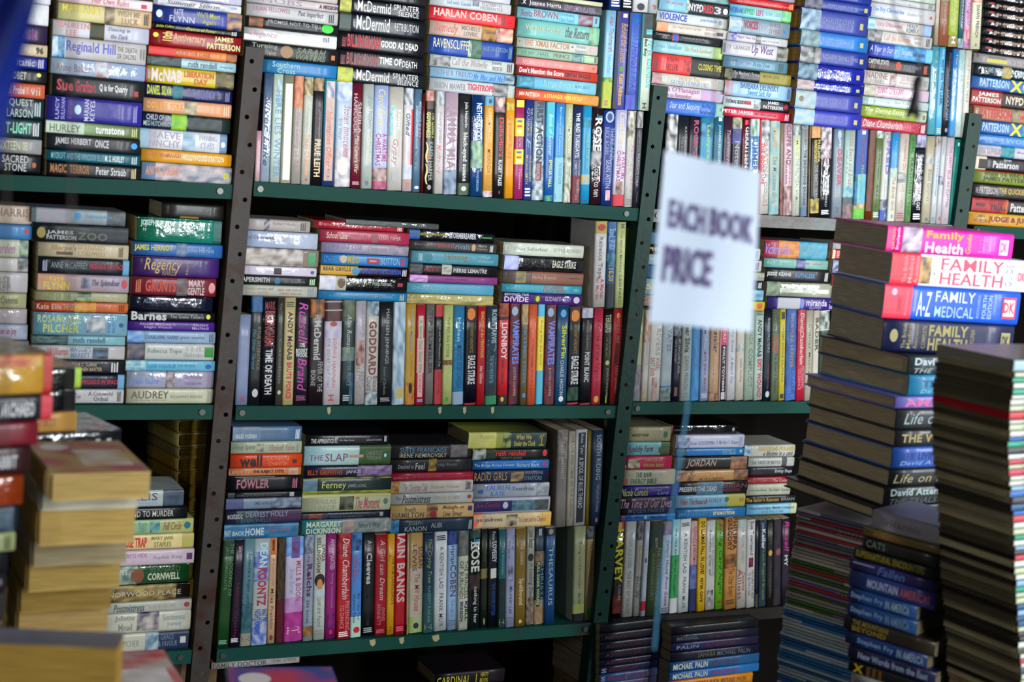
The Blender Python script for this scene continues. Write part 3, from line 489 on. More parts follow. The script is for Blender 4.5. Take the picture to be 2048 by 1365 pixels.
1328 418 #24262e #202228 | t 6 44 30 65 #667 MICHAEL J FOX | b 48 82 28 65 #889 =LUCKY MAN | c 91 96 30 65 #889
1395 428 #3878b8 #58a4dc gloss | t 5 80 30 60 #a8c8dc =The Boy and the Blue
1443 435 #a8c8c8 #b8ccc8 gloss | t 5 50 30 65 #88a8ac =CATHERINE
1500 440 #c4c0b4 #bcb8ac | t 8 60 35 60 #998 =THE STOLEN YEAR | t 88 97 30 60 #888 BLACK
end 1558
S L long hard|black and thriller hardbacks stacked beyond the third post
-90 1700 2780 #151518 gloss
-10 1693 2775 #151518 #101014 gloss | c 4 9 20 50 #822 | b 10 55 30 60 #b89078 =the short second life of bree tanner
70 1690 2770 #151518 #101014 gloss | c 4 9 20 50 #822 | b 10 55 30 60 #b89078 =the short second life of bree tanner
148 1687 2765 #151518 #101014 gloss | c 4 9 20 50 #822 | b 10 55 30 60 #b89078 =the short second life of bree tanner
226 1680 2760 #151518 #101014 gloss | c 4 9 20 50 #822 | b 10 55 30 60 #b89078 =the short second life of bree tanner
304 1676 2750 #151518 #101014 gloss | c 4 9 20 50 #822 | b 10 55 30 60 #b89078 =the short second life of bree tanner
380 1670 2745 #151518 #101014 gloss | c 4 9 20 50 #822 | b 10 55 30 60 #b89078 =the short second life of bree tanner
455 1620 2700 #888484 #a09898 | c 1 4 10 50 #544 | r 10 26 45 80 #b8b040 | t 11 25 15 45 #665 James Patterson | t 30 60 40 75 #988 =First Love
545 1612 2690 #16242a #1c3c3c gloss | t 12 24 20 80 #9ab JAMES PATTERSON | p 23 30 #4c8c70 #c93 | b 32 42 20 75 #bcc =CROSS
655 1602 2680 #2c5ca0 #3c6cb0 | b 6 29 12 75 #9cc0dc PATTERSON | b 30 40 4 96 #c8cc28 X | p 40 60 #197898 #1a9cb0 | t 40 60 30 70 #bdd MARSHALL
770 1600 2675 #8c1c24 #2a1c1c | r 0 24 #901c28 | b 5 21 14 46 #ccb JAMES | b 1 23 48 80 #ccb PATTERSON | r 24 60 #2c1416 | b 27 41 25 75 #c8c0a8 NYPD | b 42 60 25 75 #a33 =RED FOUR
915 1610 2680 #a87058 #b07c64 | t 1 4 20 80 #cba JAMES | b 5 30 12 80 #b02c2c PATTERSON | p 30 36 #365 #a86 | b 37 60 40 75 #b84434 =DOUBLE WAMMY
1045 1660 2720 #2c5ca0 #3c6cb0 | b 3 24 15 80 #98bcd8 PATTERSON | b 25 35 4 96 #c8cc28 X | p 35 60 #197898 #1a9cb0
1165 1655 2700 #3c7cc0 #4484c8 | b 1 20 25 65 #98b4dc JAMES PATTERSON | b 22 50 25 65 #7ca8d8 =WOMEN
end 1262
@ 1620 230 4.785
S L long hard|thriller hardbacks beyond the third post, under the black ones
275 1600 2780 #b4b4bc #c0b8bc | b 2 20 22 62 #889 PATTERSON | t 2 20 60 78 #b55 =THE BIG BAD | p 19 30 #2c6c6c #3a98a8 | t 32 50 30 60 #88a =Mary Mary
385 1585 2770 #1e1620 #241a26 | p 0 9 #c0b8a0 #d0c8b0 | p 3 10 20 90 #1a1418 #222 | t 22 28 5 28 #ccc James | b 14 34 26 78 #c0bcc0 Patterson | t 36 55 20 80 #602848 =CAT AND MOUSE
520 1580 2760 #6c7c24 #8c9c28 | t 8 50 5 42 #333c14 =WHEN THE WIND BLOWS | b 7 50 45 85 #2c3410 JAMES PATTERSON | r 2 100 0 7 #b43c20
645 1570 2755 #201c1c #1c1814 | t 2 5 30 70 #999 JAMES | b 5 19 22 72 #a8a0a0 PATTERSON | b 20 40 22 68 #b89c50 =THE QUICKIE | r 44 60 30 70 #b04c20
785 1550 2740 #241a1c | p 0 26 #8c1c28 #b02830 | p 24 28 #c86828 #a03020 | p 3 10 35 60 #401418 #701c20 | t 13 26 5 42 #6c2c28 ALEX CROSS'S | b 14 27 45 82 #3c1418 =TRIAL | t 40 47 5 25 #bbb James | b 30 50 22 82 #c4c0bc Patterson
925 1530 2730 #c48c28 #c8942c | r 0 100 0 8 #b8b030 | t 6 12 15 45 #6c4c28 JAMES | t 4 14 50 78 #6c4c28 PATTERSON | b 15 49 22 78 #6c1c28 =JUDGE & JURY
end 1050
@ 1300 210 5.39
V D 1180 1180 1950 1220|standing row on the top shelf of the right bay, above and right of the price sign
140 92 #44464a #2c2e32 gloss | p 0 60 #222 #ccc
268 102 #22242a #24262c | t 12 45 25 50 #999 KATE JACOBS | t 22 60 55 78 #888 =The Friday Night
388 115 #2a242e #30283a | b 4 34 20 65 #9c3060 ROCK | b 36 60 30 70 #9c3060 =STAR
512 127 #3c88a8 #4094b8 | p 6 20 #14284c #3c90b4 | b 8 60 30 62 #70c078 Lesley Pearse
655 138 #1c6478 #206c84 | r 2 6 25 60 #ccc | t 10 50 32 62 #b0ccd0 JOANNA TROLLOPE
765 148 #3c2438 #44283c | i 14 60 25 65 #a08ca0 =The Wilde Hotel
860 155 #1c1c24 #20202c | p 0 12 #343428 #b0b090 | p 12 28 #24284c #4c4c90 | t 25 80 25 75 #99a =Notes from
970 163 #5c1424 #48141c | r 2 7 20 70 #c33 | b 9 52 18 66 #d0ccd0 GERRITSEN
1062 175 #4c8cc0 #b0c4c4 gloss | p 0 18 #2c7c40 #ccd | b 18 55 20 80 #2c5c90 =SUMMER
1165 185 #b8b4ac #c0c0b8 | r 0 100 82 100 #a82830 | p 0 22 0 82 #222 #ccc | b 22 88 18 50 #9c9c9c MARTINA COLE | b 24 68 52 82 #d04040 =THE GOOD LIFE | r 90 91 10 60 #b44
1280 190 #54909c #a0aca0 | p 0 100 #6098a0 #a8b0a0 | b 6 28 40 70 #c08c50 AMY LANE | i 38 88 30 70 #707870 =The Munitions Girls
1395 202 #8a7868 #5c3c34 | p 60 100 #2c1c1c #9c5c50
1435 210 #c0a0a8 #c4acb0 | b 2 45 20 70 #704860 CLIFFE AND | t 40 66 60 80 #704050 =SMOKE AND MIRRORS | t 44 72 20 40 #986070 CATHERINE BAILEY | p 68 100 #5c2c34 #c8a8a8
1530 217 #b4bca8 #bcc0b0 | p 2 12 #556 #bcb | t 17 35 30 60 #ccc4 =MAC | t 37 88 25 62 #98a098 =THE POLITICAL ANIMAL | c 93 98 30 60 #999
1618 225 #889494 #8c98a0 | p 0 4 #444 #999 | t 4 25 30 60 #b04848 Wendy Moore | b 27 88 30 65 #343c44 =THE DROWNING GROUND | r 90 100 #4c6880
1697 230 #4c4418 #503c10 | p 0 100 #785c18 #30200c
1722 237 #1c1a18 #22201c | p 0 13 #b07c40 #d0a060 | b 15 40 8 35 #c0ac40 PHILIPPA | b 15 40 42 72 #c0ac40 GREGORY | t 43 82 28 66 #aaa =THE WHITE QUEEN | p 80 96 #1c1a18 #c0ac40
1825 246 #14141c #1c1c28 gloss | p 0 35 #181820 #e8d8e0 | i 15 42 30 60 #a83c50 =Spooky | t 45 88 35 60 #aaa J RANDY TARABORRELLI | o 92 97 #ddd
end 1944
@ 1620 230 4.785
V D 205 990 1330 1050|standing row on the top shelf of the right bay, above the pink health guide
207 130 #7c8c98 #848c98 | c 2 12 30 70 #9ab | b 12 22 35 60 #ccc JEFFERY | b 23 64 20 62 #b05060 DEAVER | b 88 94 30 60 #555 H
305 140 #98b4a8 #a0b8ac | p 64 76 #3c8ca8 #98b8b0 | p 76 86 #3c4850 #4c5c60 | p 84 100 #907068 #50484c | i 3 65 20 55 #b87880 =Vanilla Beans and Brodo | t 22 50 65 85 #88a098 ISABELLA DUSI
408 150 #1c4890 #2c70b8 | p 0 50 #1c4488 #1c4c98 | p 50 82 #3c98d0 #70b4a8 | p 82 90 #907830 #c0a888 | p 88 100 #4c9c28 #68b030 | p 50 85 75 100 #1c5028 #2c7cb0 | r 2 6 30 60 #cde | i 10 38 30 60 #8c3c60 =Girls Family | i 40 78 30 60 #8ca860 =Walking Home
523 158 #5c2c14 #6c3418 | p 0 90 #4c2410 #743c1c
590 165 #5c7044 #647848 | p 0 8 #cdd #5c7044 | t 15 55 35 60 #384828 =Two Weeks Together | t 60 86 40 60 #3c4c2c BREAK | o 91 97 #ddd
660 170 #b8b8b0 #bcbcb4 | p 1 7 #333 #bbb | b 10 48 18 60 #7468b0 FRED | t 52 76 45 60 #aaa =THE DIBNAH | p 76 100 #223050 #a0a8b0 | c 77 86 20 65 #544 | r 88 100 40 100 #2448a0
738 175 #3c8cc0 #4c98c4 | t 10 40 40 65 #78b4d0 Daisy Styles | p 40 55 #78acb8 #c4c4a0 | r 50 100 #bcbcac | i 50 88 25 65 #a05c54 =The Bomb Girls | c 92 97 30 60 #888
812 182 #b8b0a4 #bcb4a8 | i 6 42 25 60 #b05c68 =An Impossibly Chic | p 44 56 #667 #bba | t 58 85 30 50 #999 KATE LAURENCE | o 90 97 #a35
905 188 #5c8c54 #64945c | t 2 68 30 65 #24482c =GIRL READING | t 70 92 30 65 #24482c KATIE WARD | c 94 98 35 60 #943
965 192 #181c28 #141824 gloss | p 0 14 #223 #aac | i 22 62 20 65 #b0b0c0 =Brighid's Quest | b 70 86 25 60 #c4c4c8 P C CAST | o 90 97 #eee
1065 202 #a8a088 #b0a890 | p 24 32 #789 #bba | t 38 75 25 60 #808c90 =Black Orchids | c 94 98 30 60 #556
1150 205 #b0b4b8 #b8bcc0 | p 0 12 #443 #baa | i 22 70 30 60 #70a4d8 =Amazing | o 93 98 #678
1205 208 #b0b4b4 | t 6 20 40 65 #999 =THE ISLAND | p 45 55 #345 #aab | r 92 96 20 60 #b34
1253 215 #b8acb4 #c0b0b8 | t 10 48 30 60 #b05c70 =THE LIBERTY BELLE | t 50 80 30 60 #666 IAN CLAYTON | c 93 97 30 60 #888
1328 232 #1c7c70 #208478 | r 4 8 30 55 #cde | t 15 45 30 60 #308c80 =Jasmine Nights | t 50 90 30 60 #389488 =Undercover
end 1388
@ 0 370 2.7854
S R|far left stack on the middle shelf
120 -330 182 #b8a898 | t 60 97 15 60 #907060 HARRIS
225 -330 188 #2868a0 #3c78a8 | c 90 95 25 60 #b44
308 -330 160 #a8b098 #b0b4a0 | p 90 100 #567 #ab9 | i 60 85 #a79 =Garden
410 -330 158 #b0b0a8 #b8b4b0 | p 88 100 #444 #aaa
490 -330 156 #a8a8a8 #b0acac | t 60 80 #887 FISHER | t 60 80 60 90 #877 =PAST
605 -330 148 #98986c #a0a078 | t 62 90 #665 McQueens
692 -330 152 #988c90 #a8a0a4 gloss
780 -330 156 #8c94a8 #98a0b0 | t 65 87 #a03c50 =Jean so Joy
868 -330 160 #667
950 -330 165 #a99
1040 -330 168 #556
1130 -330 172 #998
end 1222
S L|second stack from the left on the middle shelf
120 176 700 #7c8c94 #848c90 | p 80 100 #444c50 #5c6468 | p 5 42 #988890 #7c8c94 | c 45 52 20 70 #2880b0 | i 58 85 30 60 #58a0c8 =brightonandhove
208 185 715 #141c20 #18242c | p 60 100 #1c2c38 #121418 | c 4 13 20 80 #8c7c38 | b 14 42 35 60 #a0a0a0 JAMES | b 14 45 60 85 #a0a0a0 PATTERSON | b 46 78 40 82 #5c6050 =ZOO
315 215 720 #b0a488 #b8ac90 | i 14 42 15 60 #a07848 Sharpe's | r 20 38 60 82 #665038 | t 44 73 10 45 #b09868 BERNARD | t 44 75 52 85 #b09868 CORNWELL | o 89 94 #543
400 215 722 #141a24 #161c2c | r 93 100 #5c98b8 | o 5 10 #99a | t 14 54 25 65 #788 ANNE McCAFFREY | b 56 94 30 62 #a82c48 =PEGASUS IN SPACE
492 213 722 #a88878 #9c94a4 | p 0 30 #b8805c #a89080 | b 12 28 8 40 #c8a840 Katie | b 6 34 45 90 #c8b040 FLYNN | p 47 58 15 80 #445 #99a | i 59 90 25 72 #443868 =The Splendour | c 92 98 20 75 #b83c44
590 198 710 #989470 #a8a484 | t 10 38 10 80 #608848 =GOT OF THE | p 42 60 #343 #9a8 | t 65 95 30 60 #a7a58c =Tales
645 195 715 #a03828 #c06838 | p 42 65 #c8a030 #b86028 | t 2 28 22 75 #c8a890 Kate Ellis | t 30 55 22 75 #d8a880 =THE FLESH TAILOR | o 90 96 #421
705 188 710 #6c98ac #78a0b0 gloss | b 4 50 10 45 #98b088 ROSAMUNDE | b 10 48 50 88 #a8b468 PILCHER | p 56 76 15 85 #204060 #c0c4c4 | t 79 82 15 85 #3868a8 WINTER | t 84 87 15 85 #3868a8 SOLSTICE | c 91 96 40 60 #348
835 180 698 #6c9ca8 #7ca8b0 | r 0 38 #2c4840 | p 5 38 #1c3430 #56706c | t 44 78 15 75 #305870 ruth rendell | i 82 94 40 60 #468
890 178 695 #a4a4a0 #b0acac | i 3 38 15 70 #a84858 Dee Williams | t 41 63 10 45 #5884b0 =MAGGIE'S | t 42 62 50 88 #5884b0 =MARKET | p 65 82 10 92 #342820 #5c7890
970 172 692 #1c1e24 | b 39 70 20 45 #a09078 ARTHUR C. CLARKE | b 37 76 52 80 #a09078 AND STEPHEN BAXTER | o 86 94 #bbb
1052 168 692 #14182c | r 93 100 #5c98b8 | b 55 94 35 65 #a82c48 =PEGASUS IN SPACE
1138 165 692 #a8a8a8 #b0aeb0 | t 40 54 30 75 #888 Rebecca Tope | t 62 88 15 45 #666 =A Cotswold | t 68 83 50 82 #666 =Ordeal | o 93 97 #444
end 1222
S L|stack beside the brown post on the middle shelf of the left bay
95 905 1250 #20201c | r 30 60 85 110 #8c7430
175 768 1240 #18684c #148070 gloss | r 90 100 #0c5c54 | b 4 30 10 40 #b0c8c0 JOSEPHINE
312 740 1240 #2c5c98 #3064a4 | b 2 44 18 70 #b8b838 JAMES HERRIOT | p 48 60 #7888a0 #305888 | t 60 90 30 70 #88b4c8 =James Herriots
392 745 1225 #3c1c58 #44246c | i 13 56 8 85 #b89c60 =Regency | t 34 50 62 92 #8c7848 =RAKES | t 61 64 15 85 #987 Nicola
508 735 1205 #6c1c28 #742430 | o 5 11 #b64 | b 16 52 15 80 #b84030 =GRUNTS | p 53 66 #686c6c #5c2028 | b 67 86 8 45 #c0a8a8 MARY | b 66 86 50 92 #c0a8a8 GENTLE | c 91 99 20 80 #c88
612 725 1185 #14182c #1c2034 gloss | t 16 36 20 50 #778 AUDREY
698 712 1195 #0c0c14 | b 4 44 5 92 #b8b8b8 Barnes | t 48 87 32 65 #a0a0a8 =The Snake Tamers | c 90 95 20 70 #cc4
755 712 1195 #48207c #4c2484 | t 13 54 12 42 #b0a0c8 Alistair MacLean's | t 19 50 50 80 #b0a0c8 =Night Watch | t 74 93 12 42 #b0a0c8 Alastair | t 74 93 50 80 #b0a0c8 MacNeill
810 710 1200 #7898b8 #8ca4b8 | p 0 18 #3c78c0 #98b0c4 | t 20 58 35 65 #505c90 CHARLAINE HARRIS | t 60 88 35 68 #606c88 =grave surprise | o 93 98 #556
880 712 1195 #b0b0ac #b8b8b4 | p 0 20 #303c4c #786c70 | t 23 62 30 65 #687 Rebecca Tope | t 65 88 15 45 #a0a8a0 =THE | t 65 88 52 80 #a0a8a0 =Undertaker | r 89 99 18 80 #208028
975 702 1198 #58a0b8 #68a8c0 | p 0 22 #a8c8c8 #2c8098 | t 24 55 30 70 #2888b8 ruth rendell | t 58 78 35 60 #4898b8 =THE SPEAKER | c 89 96 30 75 #2050a0
1038 710 1198 #98a0b4 #a098ac gloss | t 4 37 40 75 #6884c0 Anne Baker | p 44 54 #403430 #b0a0a8 | t 64 86 20 50 #9878a0 =So Many | t 66 86 62 80 #9878a0 =TOMORROWS
1135 708 1200 #b0b098 #b8b8a0 | t 5 47 15 65 #505044 =AUDREY | t 5 46 70 82 #988 =HER REAL STORY | t 49 86 42 62 #98947c ALEXANDER WALKER | o 92 98 #998
end 1222
@ 460 410 5.12
S L|leftmost stack above the standing row, middle shelf of the middle bay
130 130 830 #a8a0a0 #b0a8a0 | p 32 40 #445 #aaa | t 45 78 18 45 #988 Richard North | o 86 94 #445
255 120 905 #a0b0c8 #c0c8dc gloss | b 0 42 25 55 #706080 =Royal Command | t 50 90 50 60 #b0bccc
430 110 912 #8c7c74 #988880 gloss | p 5 80 #786c64 #d0c8c0 | r 87 96 15 85 #409860
615 105 892 #d8d0e0 #e0d8e8 gloss | r 44 54 15 85 #342024 | c 92 97 30 70 #448
715 100 895 #24282a #2a2e30 | b 0 38 15 70 #b0b0ac =PAPERSMITH | c 44 52 10 90 #28688c | t 56 84 45 65 #888 NEIL CROSSBACK | o 90 97 #bda
812 95 898 #b0b0a4 #b8b8ac | i 2 44 15 50 #987 =Guernsey Literary and | i 10 38 55 85 #b8a098 =Potato Peel Pie | t 50 80 25 50 #b89878 MARY ANN SHAFFER | t 52 80 60 80 #b89878 & ANNIE BARROWS | o 88 96 #889
end 930
S L|stack topped by a red patterned spine, middle shelf of the middle bay
148 865 1780 #a82838 #b03444 gloss | t 5 75 25 75 #c07880 =Dancing and Distracted | o 93 98 #dcb
240 925 1838 #a83450 #ac3854 | i 7 30 20 72 #d8c8b0 =School Gate | t 32 54 30 65 #c86c80 =SURVIVAL GUIDE | p 57 64 10 90 #586860 #b04058 | t 65 90 32 62 #d0b0b0 KERRY FISHER
375 945 1838 #8c84a0 #9c98a4 | p 83 100 #667 #a9a | t 6 46 18 72 #7c7498 JOSEPHINE COX | t 53 75 18 68 #988c90 =Outcast
492 940 1830 #2478b8 #2880c4 | t 3 20 20 80 #4090c8 K.D. HALBROOK | c 21 29 10 80 #c0a888 | b 30 43 8 80 #a8a040 =MILO | r 52 66 25 75 #a02c38 | t 55 63 40 60 #dcc MERMAID | t 68 90 15 80 #98b8c8 =BUTTON | o 91 96 #a34
612 930 1830 #240c18 #2a101c | r 0 42 #c8982c | b 3 34 15 55 #302418 BEAR GRYLLS | c 35 44 6 94 #3888b0 | b 47 91 22 70 #2050c0 =SANDS OF THE SCORPION | o 93 98 #ccc
715 918 1812 #101418 #141820 gloss | p 0 18 #b8b8c8 #e0e0f0 | r 18 30 #b0b0a0 | c 20 29 10 82 #684830 | t 34 58 30 65 #585830 =Northern Lights | t 60 81 30 65 #bbb Philip Pullman | r 89 95 35 60 #a02028
872 905 1808 #2878a8 #2c80b0 | t 12 54 40 65 #58a0a8 =a fantastic journey | t 59 84 32 62 #88b0b0 TIM CAHILL | o 92 97 #bb9
end 968
@ 800 410 4.096
S L|stack topped by a shiny black thriller, middle shelf of the middle bay
112 -440 320 #444848 #585c5c gloss | p 0 60 #404444 #586060 | t 42 66 40 65 #333 Osamu Hiro | t 78 86 40 60 #999 ....
195 85 780 #0c1018 #101420 gloss | p 0 12 #1c4c98 #205080 | b 12 44 28 55 #a09828 ANTHONY HOROWITZ | b 46 78 12 70 #b8b8c0 =STORMBREAKER | r 85 97 40 55 #1c7c30
285 95 795 #3c3c3c #444 | t 3 28 30 50 #776 vampire | b 30 49 15 62 #a82c34 =blood | t 51 68 18 70 #7890a4 =rivals | c 70 75 10 85 #b89878 | t 78 88 12 40 #a8988c Marie | t 77 89 48 76 #a8988c Hendry | o 92 96 #ccc
370 95 805 #5898a8 #5090a4 | c 15 24 15 85 #387888 | t 38 64 10 80 #887c50 =Firesong | t 77 90 15 42 #90c0c8 William | t 76 94 48 75 #90c0c8 Nicholson | b 8 12 20 80 #a8c8cc III
475 85 795 #141418 #18181c | p 0 14 #5c5c64 #202024 | b 15 33 30 68 #8c2430 =ALEX | r 36 47 0 92 #b8b8a8 | p 37 46 20 70 #445 #b8b8a8 | b 49 88 30 68 #b8b8bc PIERRE LEMAITRE
566 80 795 #803c78 #8c4484 | p 0 20 #e8b0e8 #a060a0 | t 40 65 30 60 #643060 =Unbecoming
632 62 770 #58a0b8 #60a8c4 | t 6 44 30 62 #90bcc8 =LOVE CRYSTAL PERRON | t 47 70 30 62 #90bcc8 ROBIN JARVIS
724 62 770 #b8a868 #c8bc80 gloss | p 0 100 50 100 #807848 #c0b070 | t 34 82 30 62 #d0c8a0 =Nightingale
end 812
S L|shorter stack with the purple spine at its foot, middle shelf of the middle bay
300 850 1508 #c0c8b8 #d0d4c4 gloss | t 14 54 30 60 #8c9c98 =Heart Sutherland | t 62 96 30 60 #a8b0a4 SUTHERLAND
410 858 1508 #121418 #16181c gloss | p 0 17 #8898e0 #c0c0f0 | r 17 18 #889 | b 60 90 22 72 #b8b8a8 =EAGLE STRIKE
532 842 1500 #5c5450 #805040 | p 35 100 #845444 #7c5040 | p 16 28 5 95 #988850 #686050 | t 36 66 28 58 #a89888 Herbie Brennan | r 82 95 40 48 #4c3428
640 840 1497 #3890a4 #3c98ac | t 6 50 30 62 #78b0b4 =La Catherine Save the World | t 52 76 10 45 #a87060 ALEXANDER | t 52 80 50 84 #a87060 McCALL SMITH | c 88 97 30 70 #58a0b0
718 845 1492 #48246c #502878 gloss | b 2 32 0 22 #a8a0b0 =BEYOND THE | b 2 32 32 82 #c0b0c8 =DIVIDE | c 38 48 5 90 #303428 | c 41 46 20 75 #a8b830 | t 53 86 25 62 #b0a0c0 ELIZABETH KAY | c 89 97 15 80 #c0b8c8
end 808
V - 1580 840 1850 848|tall books by green post, middle shelf of the middle bay
1580 136 #b8b4b4 #bcb8b4 | r 0 14 #989040 | c 3 11 15 85 #a02830 | t 18 66 35 75 #686878 Rebecca Tope | t 67 90 15 45 #a84858 =A Market | t 65 92 55 82 #a84858 =for Murder
1682 140 #1c5090 #184474 | p 0 12 #2c6098 #1c4878 | p 36 52 #489 #135 | p 72 100 #101820 #1c2c40 | t 8 18 15 85 #9bc =Scandi | t 21 32 15 85 #9bc IAIN GIBSON | b 54 69 25 80 #b0a040 =16.50
1758 142 #a8b078 #b0b880 | t 2 7 20 60 #555 =M | t 10 58 40 60 #788054 =The Secret Memoirs | t 62 96 35 60 #606838 =LEOPARD
end 1835
@ 455 580 5.055
V E 75 1165 2020 1165|standing row on the middle shelf of the middle bay
75 250 #808ca8 #8890b0 | b 92 96 30 60 #a34 H
205 70 #1c2024 #20242a | p 0 14 #1c4878 #2c6c9c | t 28 68 15 42 #887c58 KYLIE FITZPATRICK | i 30 67 55 82 #388090 =The Silver Thread | c 85 93 20 70 #b8b8b8
330 80 #14141c #16161e gloss | t 4 12 15 85 #8c2028 MARK | b 13 45 15 85 #8c2028 BILLINGHAM | b 48 90 25 75 #c0c0c4 =TIME OF DEATH
478 85 #3c3c38 #484840 | t 5 35 35 65 #686858 =The Mistressclass | t 38 80 30 65 #787860 Caroline | c 86 90 20 70 #b8b098
552 92 #b8a878 #c0b080 | o 4 9 #443 | b 13 58 25 70 #402828 ANDY McNAB | b 60 94 25 70 #b02c34 =BRUTE FORCE
668 98 #221e2a #26222e | i 4 42 15 80 #b83898 Russell | b 42 46 30 70 #ccc =MY | b 47 51 10 95 #ccc =BOOKY | b 51 55 10 95 #ccc =WOOK | i 56 87 15 80 #b83898 Brand | o 91 96 #836
810 104 #24181c #281c20 | p 0 17 #a86820 #382018 | t 14 19 20 70 #aaa VAL | b 20 57 25 72 #aaa McDermid | t 59 88 8 40 #999 =FEVER OF THE | t 67 82 55 85 #999 =BONE
965 112 #b8b0b8 #c0b8bc | r 0 20 #2c1418 | p 0 20 #30181c #582024 | r 1 2 #aaa | r 9 10 #aaa | p 20 36 #9c98b8 #c0b8c0 | c 20 25 30 70 #a03c38 | t 36 83 30 50 #b87880 SOPHIE HANNAH | t 36 83 62 82 #9098b8 =the other half lives | b 90 96 40 70 #a44 H
1142 118 #2c3c38 #1c3034 | p 0 20 #687058 #38483c | p 45 58 #486058 #708078 | i 14 50 30 65 #a8b0a8 =Alan Romano | t 57 82 30 60 #688088 PETER PRINCE | p 70 100 10 40 #2c5c80 #1c3a44 | o 91 97 #aaa
1280 120 #a8a4ac #b0a8ac | t 3 35 15 45 #908890 =STARS DAUGHTER | p 38 62 15 90 #602c30 #c0a090 | t 68 85 10 45 #887 BERYL | t 62 92 50 85 #887 MATTHEWS
1390 124 #b4b0a8 #b8b4b0 | p 0 14 #284c60 #b0c0c4 | b 19 71 20 80 #7c4038 GODDARD | t 72 87 8 42 #576068 =Blood | t 72 86 52 88 #576068 =Count | p 88 100 #305c6c #c0c8c4
1520 126 #1c2024 #202428 | t 7 60 30 62 #a0a8a0 MAUREEN JENNINGS | t 63 90 45 65 #787c78 =Season of Darkness | o 93 97 #999
1662 130 #7898a8 #a8bcc8 gloss | p 0 100 #6888a0 #c0d0d8 | r 84 94 10 70 #b8a870
1790 128 #b08c38 #b89440 | b 5 47 30 62 #6c94b8 Richard Madeley | i 50 72 20 60 #a87038 =The Way You Look | p 78 100 #a84c28 #b8903c | c 78 89 30 65 #281c14
1895 132 #a82438 #b02c40 | r 11 92 25 78 #c8a8a0 | r 33 68 12 90 #c8a0a0 | b 15 68 35 65 #50a860 =A Game You Cant Win | t 70 88 35 65 #b05c58 CANDY | r 94 97 20 80 #88b
end 1990
@ 800 590 4.357
V E 0 960 1905 960|standing row on the middle shelf of the middle bay
213 84 #686864 #787470 | b 6 70 25 70 #444 =TIP TUMBLER | t 75 95 30 70 #555
292 84 #141820 #181c24 | r 0 12 #a83438 | r 65 100 #a83c44 | t 16 62 30 60 #a8a8a8 =Comet and the Champion's Cup | t 68 90 30 60 #8c2430 Stacy Gregg
368 84 #a8b070 #b0b878 | t 12 52 40 70 #607038 =THE FEELING STONE | p 55 60 #602c28 #908050 | c 92 97 40 70 #28a028 | t 66 76 30 70 #a8ac78 Thomas
456 88 #3878a0 #3c80a8 gloss | b 12 36 40 70 #88b8c8 Helen | b 40 84 20 65 #285478 =MONTY STEP CHICKA | r 87 100 #8ca0b8
556 92 #0c0c18 #101024 | r 0 15 #38180c | c 2 14 20 90 #c87838 | t 17 47 35 60 #98802c ANTHONY HOROWITZ | b 50 79 15 75 #c0c0c0 =EAGLE STRIKE | r 98 100 #a02030
665 95 #a81c28 #ac2430 | b 5 52 25 65 #b8a030 =SHADOW of the MINOTAUR | b 60 78 30 70 #c89890 Alan Gibbons
740 97 #2c3c48 #405460 gloss | b 4 38 15 70 #90a0a8 ROBIN JARVIS | t 50 78 35 70 #788c98 =THE WOVEN PATH | r 80 90 15 75 #252c34 | r 91 100 #307c54
845 100 #a81820 #b0202a | r 0 16 #38181c | p 0 13 #a85020 #401c18 | r 90 100 #14100c | b 19 55 20 75 #c8b8b8 =LIONBOY | t 55 80 45 65 #501c20 ZIZOU CORDER | c 92 97 40 70 #c8a020
940 103 #601c24 #241824 | p 0 100 #701820 #28162c | p 40 80 #2c2448 #701c24 | c 3 12 30 85 #8098a8 | b 16 60 15 75 #6078c0 =VAMPIRATES | t 63 92 40 65 #a89088 JUSTIN SOMPER
1042 106 #504c30 #605838 | p 0 20 #b88c30 #5c6c70 | b 20 80 30 72 #5c6c88 =ARTEMIS FOWL | c 88 93 20 70 #4878a8
1105 108 #b85030 #bc5838 | t 2 12 40 60 #8c7828 Puffin | t 14 32 40 65 #d89870 Zoe Longfield | t 40 92 35 65 #804020 =The Teenage Worrier's guide
1180 110 #c8b83c #ccbc40 | r 0 12 #48a0c0 | r 66 100 #48a0c0 | t 16 60 35 65 #908838 =Riding with the Wind | t 68 88 30 60 #88b880 Stacy Gregg
1248 112 #601c24 #241824 | p 0 100 #701820 #28162c | p 40 80 #2c2448 #701c24 | c 3 12 30 85 #8098a8 | b 16 60 15 75 #6078c0 =VAMPIRATES | t 63 92 40 65 #a89088 JUSTIN SOMPER
1348 114 #1c4868 #204c6c | c 4 12 25 75 #5890b8 | b 20 53 20 60 #b0b828 =SilverFin | t 55 90 35 65 #b0b8c0 CHARLIE HIGSON | c 91 97 30 70 #ccc
1452 116 #0c0c18 #101024 | r 0 15 #38180c | c 2 14 20 90 #c87838 | t 17 47 35 60 #98802c ANTHONY HOROWITZ | b 50 79 15 75 #c0c0c0 =EAGLE STRIKE | r 98 100 #a02030 | p 82 96 #0c0c18 #1c5c40
1562 118 #14121c #1a181e | p 0 10 #8890b0 #c0b8b8 | t 12 43 40 60 #988880 ANTHONY HOROWITZ | b 45 76 25 70 #b8b8b8 =POINT BLANC | r 98 100 #8c2030
1662 120 #b03048 #b8344c | t 3 90 25 75 #801c38 =The Curse of the Night Wolf | c 91 98 25 75 #c89838
1750 122 #14140f #18180f | b 6 25 25 85 #989c7c =TERSIAS | t 30 50 15 40 #686c28 =THE RUINS | t 30 50 50 75 #686c28 =OF ZEMLAN | c 54 59 25 70 #a0b860 | t 62 92 30 60 #909080 JOHN FLANAGAN | r 91 99 40 55 #a89828
